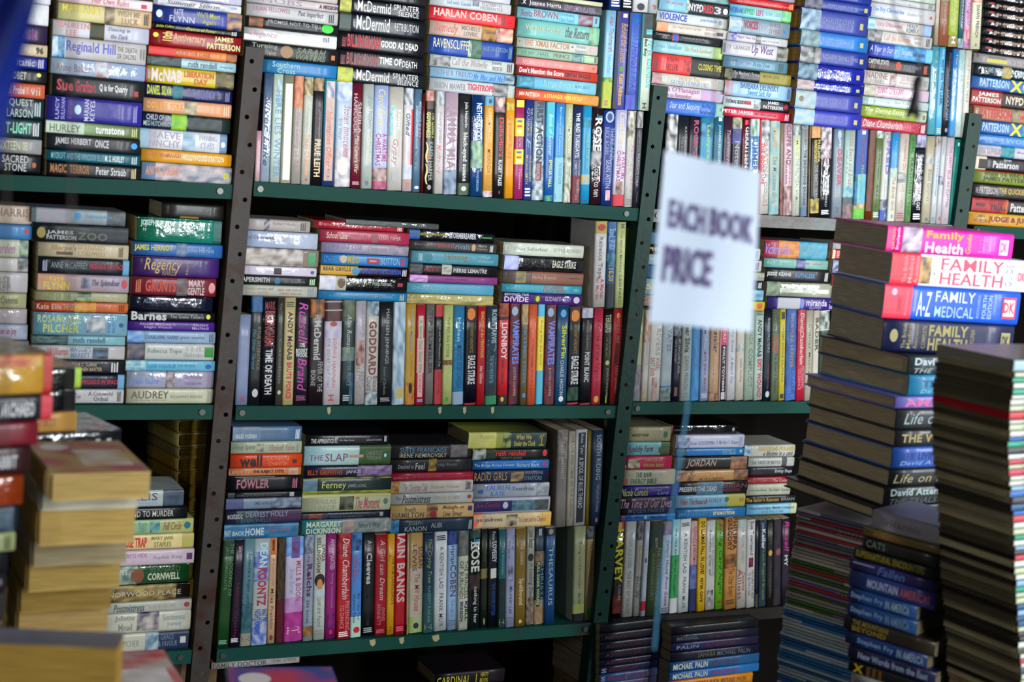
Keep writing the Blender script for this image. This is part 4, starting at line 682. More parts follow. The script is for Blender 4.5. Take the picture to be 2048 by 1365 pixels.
1830 124 #a83038 #b0383c | c 4 10 30 70 #c8982c | t 10 36 30 60 #c89088 =ANIMAL ARK | p 30 58 20 80 #a83038 #484040 | t 60 88 30 60 #c89088 LUCY DANIELS
end 1912
@ 1230 440 3.33
S L|leftmost stack of the right bay, mostly behind the price sign
80 240 820 #6890a8 #7898b0 | t 2 30 30 60 #467
165 235 825 #2c2418 | b -2 28 22 65 #b0a050 PHILIPPA
225 222 820 #b0c4cc #b4c4c8 | b 2 30 30 62 #88b0c8 =WOMAN
300 212 815 #3080a8 #3888b0 | o 1 6 #135
390 205 815 #98c8d0 #a0ccd0 | b 2 25 30 65 #d0a888 =Shell
500 198 810 #c0c0b4 #c4c0b8 | b -4 20 12 42 #a05038 MARY | b -2 22 52 84 #a05038 =KING
end 575
S L|second stack of the right bay, its right end showing beside the price sign
170 560 975 #c0c4c8 #c8ccd0 | o 92 97 #559
250 550 980 #c8c8d0 #d0d0d4 gloss | o 90 96 #335
330 545 995 #889080 #98a08c | p 85 100 #798070 #a8b098
390 545 993 #24283c #282c40 | o 93 98 #ccc
450 540 998 #5898b0 #64a4bc | p 80 100 #3c80a0 #88b8c8
528 540 995 #c8b028 #d0b830 | c 89 97 15 80 #c84828
end 592
S L|stack between the price sign and the pile of health guides
130 1002 1418 #b83040 #3c90a8 | p 22 60 #d0a050 #c04838 | p 55 100 #58a0b0 #3c88a8 | i 2 40 20 80 #9890d8 Victoria Fox | t 42 53 15 85 #b89858 WHAT FIRES | t 58 84 18 48 #6ca0a8 =WICKED | t 56 90 52 82 #6ca0a8 =AMBITION
250 1000 1428 #6ca8a0 #84b0a4 | t 4 46 20 65 #90c0b0 Alan Titchmarsh | p 50 64 #8088a0 #404080 | i 64 92 25 60 #b87898 =Mr Gandy
318 1008 1447 #202024 #242428 | b 2 38 28 65 #c4c4c4 JESSIE KEANE | b 44 74 32 65 #4888b8 =RUTHLESS | o 90 95 #bbb
408 1015 1450 #687c60 #b0b0a0 gloss | p 0 20 #486848 #90a088 | p 20 95 40 70 #98a090 #e0e0d8
508 1015 1462 #382878 #3c2880 | r 15 48 5 95 #b0b0b8 | c 48 54 0 100 #7080c0 | b 57 88 10 65 #b8b0c8 =miranda | t 62 80 65 90 #a098c0 =GLOVER | o 92 97 #a9c
end 592
S L|narrow stack half behind the pile of health guides
150 1450 1900 #b0b0b0 #b8b8b8 | b 8 50 5 55 #888 =SOPHIE
195 1445 1900 #b83c34 #c04038 | r 2 6 #cba | t 8 12 10 90 #dba TESS | b 13 60 12 85 #c8b0a8 GERRITSEN
262 1450 1900 #18245c #202c68 | p 0 40 #18245c #a8b0c8
360 1453 1900 #b83840 | t 8 30 15 42 #dbb JANE | b 4 40 50 88 #c0a8a0 =NAUGHTY
442 1458 1900 #2c80b0 #3488b8 | r 2 9 20 80 #bcd
518 1462 1900 #7c98a8 #88a0b0
end 592
V F 115 1210 1240 1205|standing row on the middle shelf of the right bay
115 600 #888c68 #a8a888 | p 60 100 #556 #888
172 602 #b0a8a0 #b8b0a8 | p 5 35 #8c6850 #b8a898 | t 30 60 20 50 #999 =GEORGETTE | c 92 96 40 65 #b93
215 604 #b8b8b0 #bcbcb4 | t 20 50 15 50 #999 RIVERS | t 52 72 55 85 #986068 =EAST END | t 52 66 15 45 #986068 =ANGEL | p 74 100 30 70 #802830 #b8a8a0
298 605 #a0b0b8 #b0bcc0 | t 20 45 20 55 #7888a0 YATES | r 83 85 #3c78a8 | p 86 100 #98a8a8 #384840
373 605 #1c1c30 #20203c | p 0 28 #20202c #98a0b0 | t 32 70 10 40 #b0b0b8 =MY FAVOURITE YEAR | t 32 58 55 85 #9090a0 NICK HORNBY | p 85 95 30 70 #a04 #060
430 605 #a8b0a8 #b0b4a8 | b 15 48 25 70 #484848 =Dear Silvia | t 52 88 30 65 #707878 DAWN FRENCH | o 92 97 #776
502 605 #2068a0 #2878b0 | b 10 35 40 70 #3c88c0 =LAND | r 40 52 30 60 #18385c | t 58 80 30 60 #3c90b8 Octavia | p 0 100 #1c64a0 #3c88b8
563 605 #7c8ca8 #8494b0 | t 12 42 35 70 #a8b0c0 McMillan | t 46 90 30 65 #904860 =got you back | o 92 97 #aab
622 605 #987c60 #a88c70 | p 90 100 #602c20 #98785c | i 15 47 20 65 #342418 Chevalier | t 50 92 30 60 #b89878 =BURNING BRIGHT
690 605 #242024 | r 0 39 #b02850 | r 0 100 88 100 #cca8b0 | r 0 100 0 12 #cca8b0 | t 12 36 25 70 #c8a8b0 =CHORE? | b 41 90 35 65 #bbb POLLY TOYNBEE | r 91 99 25 75 #aaa
742 605 #b0b0b8 #b8b8bc | t 15 47 30 65 #888890 Cathy Glass | i 52 82 30 65 #7080a8 =A Baby's Cry | t 85 96 30 60 #777
800 605 #b4b0a4 #bcb4a8 | p 38 46 #888 #bbb | i 54 80 30 55 #887c70 Helen Fielding | t 86 96 30 60 #777
857 605 #8c9c8c #98a898 | b 15 38 20 55 #78887c FRENCH | t 43 86 20 60 #687868 =COMPLICIT
922 600 #a4b8b0 #acbcb4 | o 3 8 #333 | b 12 53 25 70 #282c2c ANDY McNAB | b 55 97 20 65 #a82c34 =EXIT WOUND
983 600 #14202c #182838 | t 10 48 30 60 #90a0a8 =SEND FOR PAUL TEMPLE | t 62 88 30 60 #884030 Francis Durbridge | c 90 97 20 70 #bbb
1038 600 #606c58 #687460 | t 3 27 15 45 #485444 JEAN | t 3 27 55 85 #485444 PLAIDY | p 30 47 #983c28 #687460 | i 48 93 25 65 #384838 =The Queen's Devotion
1088 600 #c0b02c #c8b838 | r 3 11 20 75 #222 | t 17 80 30 60 #706818 =UNDERSTANDING CALIFORNIA | r 93 98 20 75 #222
1130 600 #20509c #2458a4 | p 0 100 #1c3c78 #3068b0 | t 4 8 30 60 #a98 THE | t 9 64 35 65 #a08858 =FORTUNE HUNTER | t 68 90 10 40 #4c74b8 DAISY | t 66 92 52 85 #4c74b8 GOODWIN | o 92 98 #46a
1205 600 #a82038 #b0243c | p 0 20 #801828 #c03048 | i 3 60 25 70 #d0b8b8 Diane Chamberlain | t 62 86 10 45 #c0808c =PRETENDING | t 64 88 52 85 #c0808c =TO DANCE
1262 600 #989484 #a09c8c | i 15 75 25 60 #787464 Charles Mitchell
1310 600 #b0ac9c #b8b0a4 | b 8 45 20 70 #4c4838 BADER
1352 600 #283428 #2c3c30 | r 0 22 #b0b8b0 | p 1 21 #141814 #b0b8b0
1420 600 #1c1c1c #242018 | t 5 35 10 45 #988c50 BAINBRIDGE
1452 600 #b82878 | t 15 60 30 65 #d0a0b8 =TREES
end 1500
@ 430 830 5.12
S L|leftmost stack above the standing row, lower shelf of the middle bay
122 185 892 #688090 #4c6c90 | p 0 40 #788c98 #5c7498 | t 6 70 20 45 #6c8490 =THE LAST KING OF SCOTLAND | b 4 34 50 78 #b8c0c4 GILES FODEN | o 91 97 #ccc
278 168 892 #a0a890 #a4ac94 | i 3 34 25 75 #666c64 =Dizzy Spirit | p 36 46 15 85 #543848 #a4ac94 | i 54 90 25 75 #a87878 Elizabeth Aston | r 93 95 20 80 #887
408 160 890 #c8401c #cc4820 | t 1 10 30 70 #702818 =the | b 13 44 5 92 #281c18 =well | t 50 82 15 45 #d88860 CATHERINE | t 53 80 55 82 #d88860 CHANTER | r 87 93 38 68 #40281c
552 148 888 #b87850 #c07848 | t 0 29 28 75 #b89080 LIPSYTE | b 33 76 22 75 #382418 =THE SUBJECT STEVE | p 82 96 #a8a89c #b87848
640 140 875 #16181c #1a1c22 | r 10 65 2 6 #888 | b 12 57 18 82 #a06870 FOWLER | o 90 97 #a67
795 132 890 #10181c #121a20 | r 0 9 #2c3030 | t 11 72 35 65 #58605c =CHARLOTTE BRONTE The Professor | r 83 89 15 80 #999
865 120 890 #7888a0 #687480 | r 0 23 #4c5078 | p 60 100 #8090a0 #404858 | t 2 20 12 42 #606890 WRITING | t 2 20 58 88 #606890 =SECRETS | i 38 62 30 60 #586878 =Mother
985 112 885 #302c44 #2c1c38 | p 14 42 #284848 #203040 | p 60 100 #302040 #442048 | b 2 22 15 60 #909094 ecstatic | t 26 82 10 50 #8888a0 =DEAREST HOLLY | t 20 60 60 88 #505c70 EVEN WELLS
1130 98 858 #285c80 #206088 | p 0 100 #1c5478 #3878a0 | b 0 9 35 80 #a0b0b8 =WAY | b 11 27 45 75 #a0b0b8 =BACK | b 28 53 25 78 #a8b4bc =HOME | b 58 88 30 60 #885c78 freya north
end 1285
S L|stack topped by a thin black spine, lower shelf of the middle bay
205 935 1785 #16181c #14161c | b 6 33 35 75 #aaa =THE APPRENTICE | p 34 38 15 75 #aaa #16181c | b 40 58 42 62 #999 Sir Alan Sugar | b 72 91 40 58 #888 talkbackTHAMES | r 94 97 15 65 #999
325 922 1808 #98bcc4 #a4bcac | r 63 100 #2c4820 | p 63 100 #2c4c1c #3c5830 | t 6 22 45 72 #804868 =THE | t 24 50 38 78 #804868 =SLAP | p 52 68 45 60 #a87050 #a0b0b4 | t 70 89 28 48 #808878 CHRISTOS | t 71 89 52 72 #808878 TSIOLKAS | c 92 95 40 60 #9cc
530 915 1812 #1c1c30 #201c34 | p 60 100 #403458 #9078a0 | b 4 43 30 75 #984020 ELLY GRIFFITHS | t 47 64 35 75 #a8a8b8 =JANUS | t 66 83 40 78 #9088a8 =STONE
650 905 1808 #1c3430 #1c2c2c | r 0 16 #587484 | p 0 16 20 100 #587484 #486470 | p 0 100 0 7 #1c3430 #a0a838 | p 0 100 82 100 #1c3430 #b0b438 | t 21 48 22 78 #b0b068 =Ferney | t 50 71 40 68 #88948c JAMES LONG
820 898 1805 #9ca084 #a4a88c | r 0 100 0 20 #98985c | t 7 38 28 55 #8c8c78 DOUGLAS | t 7 38 62 88 #8c8c78 KENNEDY | p 42 58 15 90 #14181c #606850 | i 60 88 20 88 #a84c58 =The Moment | c 92 97 30 65 #566
1010 900 1805 #14182c #161c30 | r 0 28 10 95 #2c2c34 | p 7 22 15 90 #2c2024 #904c30 | t 30 82 12 45 #606880 =JAMES HOGG The Private Memoirs and | t 30 68 55 85 #606880 =Confessions of a Justified Sinner | r 87 91 15 75 #888
1085 893 1808 #287484 #6c7478 | p 50 100 #606c70 #808880 | p 45 58 5 95 #a08878 #706868 | b 5 43 10 48 #a8b898 MARGARET | b 5 43 54 92 #b0b898 DICKINSON | i 62 88 25 75 #3c4450 =Jenny's War | o 92 96 #aaa
end 1240
@ 770 840 4.452
S L|stack with the crimson spine in its middle, lower shelf of the middle bay
230 62 778 #2c2c30 #302c30 | p 74 95 #706c6c #504c50 | t 11 69 18 55 #588098 =SUITE FRANCAISE | t 11 69 60 92 #a8a088 IRENE NEMIROVSKY
355 60 778 #242628 #28282c | t 9 28 40 72 #888 =Destined to | t 30 41 30 80 #aaa =Feel | p 46 56 0 100 #a08038 #242628 | t 57 81 32 62 #70706c Indigo Bloome
475 58 785 #8c1c34 #942038 | t 2 20 40 72 #b06070 =CLASSIC fm | i 25 62 30 65 #b05868 =The Friendly Guide to Mozart | t 82 97 30 60 #b05868 Darren Henley
550 55 785 #a8a8a0 #b0aca4 | p 0 10 #c08c20 #383048 | i 15 44 20 85 #a07c80 =The Christmas Cafe | t 48 83 35 65 #a89484 Amanda Prowse | p 91 98 10 80 #383040 #b0aca4
662 52 788 #989c98 #a0a4a0 | t 6 12 25 55 #505458 =The | i 14 48 12 88 #383c40 =Postmistress | t 52 84 30 60 #a8988c SARAH BLAKE | c 93 98 22 60 #943c3c
765 50 790 #b09460 #b89868 | t 17 30 12 45 #605850 Ruth | t 3 40 50 90 #504850 HAMILTON | p 43 56 0 100 #602c2c #a08860 | c 47 55 45 95 #8c2c34 | i 62 88 8 42 #504850 =Midnight on | i 63 86 50 88 #504850 =Lime Street | r 93 98 15 50 #303468
893 55 795 #182c40 #1c3040 | p 0 10 #2c78a0 #1c4868 | t 21 38 15 48 #78888c JOSEPH | t 17 43 52 88 #8c9898 KANON | t 48 61 30 65 #8c9898 =ALIBI | o 94 98 #999
end 1022
S L|stack topped by a yellow-green spine, lower shelf of the middle bay
112 745 1440 #a0a448 #28342c | p 0 35 #a8a84c #b0b070 | p 52 100 #1c2c28 #243c38 | p 44 54 5 95 #1c2c28 #8c9454 | t 14 32 12 38 #98a060 Annie | b 60 80 12 45 #988c58 =What We | b 58 86 52 85 #988c58 =Under the Clock | o 91 97 #b82
262 782 1455 #141618 #181818 | p 0 17 #a8b0a8 #243020 | p 17 30 #28381c #141618 | b 30 69 15 62 #b03028 ruth rendell | t 36 65 68 90 #606460 =TIGERLILY'S ORCHIDS | c 92 98 10 70 #b02830
365 780 1462 #2060a0 #2468a8 | t 2 54 32 72 #a0b8c8 =The Bridge Across Forever | t 57 86 32 72 #a0b8c8 Richard Bach | c 90 98 20 70 #8c3858
450 788 1455 #141c3c #18203c | t 1 44 15 75 #907850 =RADIO GIRLS | p 49 66 15 85 #988050 #141c3c | t 67 92 10 40 #687888 SARAH-JANE | t 67 91 48 78 #687888 STRATFORD
575 790 1470 #8890a0 #989ca4 gloss | c 6 14 40 70 #305078 | t 18 48 12 48 #4870b0 LAUREN | t 24 42 55 88 #4870b0 KATE | t 51 80 25 62 #58606c =Teardrop | p 84 100 #707478 #98a0a4
705 792 1478 #a0a0b0 #a0a0a8 | r 0 98 17 88 #1c1c50 | p 50 97 17 88 #2c4c68 #60807c | p 80 98 17 88 #303834 #505c58 | i 3 34 30 65 #8c2c40 Jane Costello | c 38 45 25 70 #a0a4b0 | t 50 74 28 50 #7890a8 =Summer Nights
845 795 1490 #b0a48c #c0a878 | p 0 12 #c84c30 #b8a080 | p 88 100 #c8a050 #c09848 | p 42 56 10 90 #241c18 #b0a48c | t 4 37 25 62 #504850 lyn andrews | i 58 93 28 65 #986c58 =To Love and to Cherish
end 980
V - 1450 965 1925 940|tall books by green post, lower shelf of the middle bay
1515 98 #585450 #706c68 | p 0 30 #484440 #787470 | t 12 50 35 65 #989490 DAVID HARTNETT
1612 108 #888478 #8c8878 | t 3 90 20 55 #605c54 =THE LIFE AND TIMES OF THE RUSSIAN | t 88 98 20 50 #444
1678 92 #a0a4a8 | r 3 97 18 80 #16181c | t 4 26 32 70 #98a0a4 Anne Tyler | t 29 82 32 70 #a0a4a8 =A SPOOL OF BLUE THREAD
1785 100 #706018 #78681c
1828 95 #20344c #243850 | t 5 52 25 65 #8898a8 =SOUTH RIDING | t 57 86 30 65 #70849c Winifred Holtby | c 92 97 35 60 #a05058
end 1928
@ 420 1040 4.7075
V G 60 1200 1883 1092|standing row on the lower shelf of the middle bay
60 190 #1c4020 #204824 | p 0 15 #2c3834 #1c4020 | t 3 52 8 38 #5c8058 =THE BLOODING OF | t 6 46 48 80 #5c8058 =JACK ABSOLUTE | o 93 97 #798
178 190 #1c1024 #20142c | b 6 12 20 70 #a88c98 Cook Mayer | t 40 92 35 70 #6c1c34 =Naked Cruelty | o 92 96 #ccc
280 188 #5c7c84 #487078 | p 60 85 #284c54 #406870 | p 88 100 #8c8878 #80807 | i 13 60 25 65 #2c4858 =Somewhere Angels Land | t 62 74 30 70 #304850 Greene | o 91 96 #333
385 180 #98a4a8 #a4a49c | p 12 40 #2040a0 #98a4b0 | p 75 100 #2c58b0 #a0a8b0 | b 4 27 15 65 #a8c4cc DEAN | b 27 63 15 72 #9c2c44 KOONTZ | b 66 78 5 42 #303c80 =WHAT THE | b 66 90 45 85 #305098 =NIGHT KNOWS
535 178 #b09074 #b89878 | p 0 16 20 80 #b05020 #c07030 | p 2 12 35 65 #381c14 #a04c20 | t 20 46 30 55 #b88070 =MY BRILLIANT CAREER | t 48 86 30 68 #605040 Miles Franklin | c 92 97 30 70 #702c38
612 175 #40281c #4c1020 | p 0 60 #4c3c20 #1c1410 | p 60 100 #40101c #580c20
695 170 #b0a8c0 #b0a8bc | p 0 18 #4878b8 #80a0d0 | p 0 20 25 70 #6c2430 #5060a0 | p 70 100 #902870 #a84090 | p 58 72 #b090b0 #a060a0 | t 23 61 15 42 #984058 =MILLS & BOON | i 30 54 50 75 #8890b0 =Xmas Stories | o 86 93 #caa
870 165 #787c90 #8c98a4 | p 0 18 #303c4c #909cb0 | t 12 26 40 75 #603850 Kathy | b 27 58 18 70 #602850 Reichs | t 61 83 40 68 #484c58 =206 bones | p 86 96 #a07030 #303840
968 162 #a0a49c #a8aca4 | b 10 26 8 38 #60584c LYNDA | b 3 36 45 80 #60584c BELLINGHAM | c 37 50 5 95 #301c18 | c 42 53 25 75 #b07850 | p 52 58 #a0b0b4 #98a8b0 | i 60 88 30 65 #687888 =Lost and Found | o 91 96 #777
1080 158 #781c60 #802068 | b 5 34 25 65 #a888a0 ANNA MAXTED | t 38 70 32 60 #9c6890 =being committed | p 76 90 20 80 #38143c #802068 | c 91 96 35 65 #a82c38
1190 155 #981c20 #a02428 | p 0 20 #701418 #a83034 | i 4 62 15 65 #c4b0b0 Diane Chamberlain | t 64 92 8 40 #b8787c =PRETENDING | t 67 90 48 80 #b8787c =TO DANCE | o 93 98 #dcc
1320 152 #4074b0 #4c80b8 | p 2 17 10 90 #141420 #4074b0 | p 80 100 #a0b8bc #98b8a0 | t 28 38 20 42 #a04858 James | t 21 46 50 80 #a03c50 CORDEN | t 58 84 15 42 #304c70 =May I Have Your | t 58 86 52 80 #304c70 =Attention Please | c 90 96 15 75 #b02030
1425 150 #101418 #14181c | t 8 18 30 65 #a0a0a0 Ann | b 20 50 25 70 #a8a8a8 Cleeves | t 53 90 40 65 #343430 =THE MOTH CATCHER | o 92 97 #999
1545 148 #8c1428 #94182c | i 5 65 20 60 #b89c98 =A Girl can Dream | t 72 86 12 40 #a06c70 ANNE | t 69 90 50 80 #a06c70 BENNETT | o 94 98 #a56
1660 145 #b88818 #c09020 | t 22 70 8 40 #604010 =THE PUB LANDLORD'S | t 20 26 50 80 #a84818 AL | b 92 97 30 65 #a84818 H
1735 142 #a81024 #b01428 | b 0 68 10 85 #b8a8a4 IAIN BANKS | p 70 90 #8c1020 #a81024 | o 92 97 #c67
end 1838
@ 780 1030 4.655
V G 0 1125 1905 985|standing row on the lower shelf of the middle bay
150 175 #988468 #a49070 | p 90 100 #303c10 #a0a060
175 172 #a88850 #a49c88 | p 35 85 #a89c88 #b0a898 | p 84 100 #88a838 #a0a890 | t 14 36 8 38 #604048 SUSAN | t 12 38 50 80 #604048 LEWIS | i 41 78 25 65 #985860 =The Mill House | c 90 96 30 70 #334
305 170 #182c50 #204848 | p 60 100 #24484c #2c5458 | i 6 50 25 70 #8c9c58 =The Crying Tree | t 53 90 30 60 #6c8c8c NASEEM RAKHA | o 92 97 #aa6
405 168 #b0b4b8 #b4b8b8 | o 4 9 #222 | t 15 57 30 60 #60686c =A KENTISH LAD | t 62 96 30 60 #60686c FRANK MUIR
528 165 #7898b8 #8ca4c0 | p 0 14 #182868 #405080 | t 15 33 30 70 #5c3848 Harlan | t 34 66 20 72 #503c50 COBEN | t 69 87 25 65 #6888a8 =Caught | o 90 96 #567
628 162 #a0a490 #a8ac98 | p 0 25 #484c4c #686c68 | t 30 68 8 40 #404848 =THE PRINCESS | t 30 68 50 84 #404848 =OF BURUNDI | b 71 91 8 38 #282c58 KJELL | b 71 91 50 80 #282c58 ERIKSSON | o 93 98 #999
728 155 #14201c #1c2424 gloss | p 0 8 #2c5048 #14201c | t 8 13 10 60 #4098c0 Karen | b 12 42 10 85 #b0b0a8 ROSE | p 45 60 #402c28 #202020 | t 57 94 25 65 #b0b0b0 =nothing to fear
838 152 #141c14 #182418 | t 5 33 30 65 #405438 =CARTHAGE | p 40 50 #807448 #504830 | t 60 82 35 60 #303c2c ROSS LEE | c 90 97 30 60 #6c7c60
905 148 #101018 #14141c | t 3 12 35 65 #989ca0 Peter | b 13 34 20 65 #a0a4a8 LOVESEY | r 40 50 20 75 #b0b0a8 | t 55 88 30 65 #204888 =THE HOUSE SITTER
1005 140 #1c5058 #285c64 | r 50 100 #1c2c2c | i 13 46 30 65 #68988c =Olive Kitteridge | t 56 82 35 65 #2c4440 STROUT | o 92 97 #aba
1075 138 #787c98 #8890a8 | t 6 22 10 40 #585c78 =Through | t 12 30 52 80 #585c78 =the Storm | p 37 53 20 80 #302c3c #8890a8 | i 58 86 25 60 #504c68 Maureen Lee | o 90 97 #667
1160 135 #685420 #705c28 | t 12 37 30 68 #a09878 JANE GREEN | b 51 78 25 75 #a89c80 =Spellbound | c 93 97 35 65 #b0a070
1262 132 #7c7c70 #84847c | p 72 100 #342824 #887c6c | i 3 22 15 75 #303030 =Look Better | c 27 35 15 85 #242424 | i 37 72 15 75 #484844 =in Looking Glass
1340 130 #142838 #183040 | p 25 40 #806848 #203848 | p 75 100 #90785c #786048 | t 35 80 15 45 #587888 CHRISTIE | r 35 82 50 85 #183838 | b 36 80 55 82 #a09c60 =FULL DARK HOUSE | r 2 9 40 70 #7c8080
1438 128 #123c64 #16406c | r 0 8 #1c1c20 | c 1 7 30 75 #707470 | t 9 18 30 70 #487088 =PAPERBACK | t 20 80 30 70 #80989c =THESAURUS
1535 #000
1700 118 #808868 #889070 | p 82 92 #909820 #889070 | r 92 100 #1c1c24 | t 16 66 35 65 #905c48 =Sung Underwater | i 70 82 35 65 #505438 Sparrow
1812 118 #8c7850 #98845c | p 0 13 #141c18 #707c78 | i 16 54 30 65 #683c30 =The Birthday Party | t 56 86 35 60 #587878 VERONICA | c 87 97 15 80 #187830
end 1900
@ 1190 830 4.5511
S L|leftmost stack above the standing row, lower shelf of the right bay
108 302 692 #8c8868 #908c70 | t 10 48 45 65 #302c24 MARGERY SHARP | c 83 93 30 75 #28604c
248 290 690 #60989c #6ca0a0 | r 80 100 #2c5828 | i 5 62 25 88 #60385c =Appleby Farm | p 75 100 40 80 #2c5828 #504848
380 275 706 #a82050 #a4244c | p 8 33 20 90 #402c20 #b0b090 | b 43 79 15 45 #a88850 =Infertility for | b 40 83 52 82 #a88850 =first-time fathers | t -2 4 60 90 #cba e
504 258 735 #9c9c88 #a09c8c | b -1 6 15 50 #8c3c34 E | b -1 10 55 85 #8c3c34 ON | t 24 55 15 48 #386c48 =THE RAW | t 16 65 55 88 #386c48 =ENERGY BIBLE
652 243 765 #241c6c #282070 | i 0 46 20 92 #a8a850 Nicola Cornick | i 48 70 20 48 #8078a8 =Claimed | i 62 82 50 85 #8078a8 =Lord
752 230 740 #1c1830 #201c38 | i 2 92 10 62 #a08090 =The Time of Our Lives | t 15 80 65 90 #405868 IMOGEN PARKER
918 216 742 #1c5c9c #2064a4 | r 6 12 10 80 #702c30 | b 14 43 20 78 #183c88 =billy elliot | c 45 50 15 75 #80a4b4 | b 56 98 30 75 #184080 =When Dreams Take
end 980
S L|stack topped by a thin black book, lower shelf of the right bay
92 700 1305 #101014 #141418 gloss | r 0 3 #802028 | t 5 30 45 62 #606064 ROBERT GODDARD | c 92 96 30 70 #888
185 740 1362 #a4a8bc #a8acbc | p 3 20 #404468 #a0a8bc | t 21 56 45 75 #807ca0 Rosie GOODWIN | i 58 92 40 70 #8888a8 =A Mother's Shame | o 93 98 #88a
310 740 1365 #206498 #246ca0 | r 1 16 #1c485c | i 20 62 25 70 #386ca0 =Elephants in the Garden | t 68 87 12 45 #80a0ac ELIZABETH | t 68 87 50 85 #80a0ac VON ARNIM | c 93 97 20 65 #a09c80
385 743 1395 #181818 #1c1a1c | p 75 98 #442c20 #986c50 | p 1 12 #142c38 #181818 | i 13 55 20 85 #a08478 JORDAN | t 60 69 15 85 #343434
508 743 1395 #98704c #a07848 | p 0 25 #302c28 #986c48 | p 80 100 #402c1c #886040 | t 14 76 20 55 #b89c60 =A Promising Death | t 32 66 65 90 #705438 NICOLA GRIFFITH
615 745 1393 #1c2428 #141418 | p 28 65 #486878 #304c5c | b 4 56 35 72 #909898 =PRESERVE THE DEAD | t 66 98 18 50 #702c40 BRIAN | b 64 90 55 80 #602434 McGILLOWAY
738 745 1378 #5c8498 #6890a0 | r 74 100 #8c8838 | c 70 76 20 60 #385c38 | i 6 45 28 72 #802c40 Alan Titchmarsh | t 48 66 32 62 #5870a0 =FOLLY | b 92 97 30 62 #904c34 H
862 745 1370 #205c88 #246494 | t 3 50 32 78 #3c789c JAKE ARNOTT | b 52 84 22 68 #b0a888 =truecrime
end 955
S L|short stack with the cream spines, lower shelf of the right bay beside the big magazines
280 1368 1830 #a8a89c #b0b0a8 | p 0 12 #305880 #a0b0b8 | b 28 100 10 50 #a89858 =EMOTIONS POLAND | i 38 96 50 90 #504c4c =a lifetime in a case
390 1390 1810 #a0a4a0 #a8a8a4 | t 8 70 35 70 #587060 =THE TASTE OF BATTLE | r 73 84 #444848
478 1392 1800 #1c1c24 | i 10 32 45 70 #60343c Linda Grant | b 62 100 30 70 #989ca0 =Eighty Days
572 1392 1775 #8c202c | t 2 58 30 75 #a85c60 ROSE TREMAIN | i 60 100 30 75 #b8a09c =The Colour
635 1385 1782 #9ca08c #a4a494 | t 0 45 38 68 #787c6c Howard Jacobson | t 50 100 38 68 #686c60 =The Finkler Question
742 1383 1840 #141618 | b 0 65 25 78 #907c38 =The Sailor's Ransom | t 70 96 30 70 #808080 BRIAN
818 1380 1835 #5898b8 #80a8b8 | p 88 100 #b0a860 #80a8b0 | t 6 48 22 55 #604868 =Macroscope | t 52 95 22 55 #604868 =Marble Company | t 30 75 62 82 #587888 TAYLOR
end 918
@ 1190 1010 3.8439
V I 125 875 1420 775|standing row on the lower shelf of the right bay
125 155 #18100c #1c1410 gloss | r 0 8 #8c1c20 | r 1 8 30 70 #a88c30 | b 8 64 10 85 #a8a428 HARVEY | t 66 82 20 45 #989078 COLIN | p 78 96 #701c14 #141010
205 150 #9ca09c #a4a4a0 | t 2 6 30 60 #222 | t 12 48 35 65 #78909c =PASSION AND ROSES | t 52 96 35 65 #807c78 =THE BEST OF FRIENDS
290 148 #8c8c88 #949490 | p 0 20 #282c34 #787c80 | i 25 52 30 65 #a89868 =Call Away | t 58 82 12 42 #484c4c WINIFRED | t 58 80 52 82 #484c4c PHILIPS | o 90 97 #777
347 145 #a0a8b8 #a8aebc | p 0 0 #fff #fff | c 38 44 30 70 #485880 | r 84 94 #a02034
388 142 #304028 #3c4c34 | p 0 28 #1c2c28 #283830 | p 18 28 40 60 #808870 #1c2c28 | t 28 90 15 42 #68745c =THE STRANGER'S CHILD | t 34 84 52 78 #606c54 ALAN HOLLINGHURST
495 140 #8c90a0 #989ca8 | p 0 14 #906030 #304878 | p 14 40 #788 #99a | i 20 92 25 55 #404060 =Letters Home From Goole | o 94 99 #445
570 138 #6898a0 #a0a8a0 | p 38 85 #1c7038 #308048 | p 84 100 #a0a4a8 #98a098 | t 10 80 35 65 #1c4440 =the rise and fall of Finnegan | t 82 92 20 60 #aab
632 136 #a4a8a8 #a8acac | o 4 8 #222 | t 15 58 32 62 #585c60 =A KENTISH LAD | t 62 96 32 62 #585c60 FRANK MUIR
720 132 #906c70 #283058 | p 0 48 #987070 #a08484 | p 48 75 #60688c #404878 | p 75 100 #141c44 #202c50 | t 6 50 30 65 #704058 =ELEVANCE & REDEEMING | t 94 98 30 60 #888
782 130 #b08c10 #b89418 | b 3 60 20 68 #1c1a10 =DO LLAMAS FALL IN LOVE? | b 64 90 30 65 #302c10 PETER CAVE
845 128 #989c98 #a09c98 | t 16 62 12 38 #787c78 DENNY SCHOEMANN | i 10 62 45 70 #383c3c =London City of | p 78 96 20 80 #1c1c24 #989898
920 126 #487818 #58901c | p 0 10 #802c20 #508420 | i 4 84 25 70 #1c4c18 =Living Card Night | c 90 94 30 70 #703020
990 124 #986c3c #a0743c | b 0 36 5 42 #48280c PHILIPPA | b 0 36 45 80 #48280c GREGORY | p 40 55 #302010 #905c30 | i 56 86 20 80 #5c3810 =The Other Boleyn | o 90 95 #321
1085 122 #98948c #a0988c | p 0 9 #708890 #989890 | t 10 50 20 50 #7c9098 =A Rural Affair | t 60 80 12 42 #803c44 Catherine | t 55 90 48 86 #803c44 Alliott | o 92 97 #777
1160 122 #a0a0a0 #a8a8a4 | t 2 40 25 60 #303438 Sue Townsend | r 43 54 25 75 #6c1438 | p 44 53 25 75 #280c1c #802048 | t 57 90 15 42 #584854 =THE WOMAN WHO WENT | t 60 86 52 80 #584854 =TO BED FOR A YEAR
1228 122 #14181c #101c28 | p 85 100 #504c20 #182838
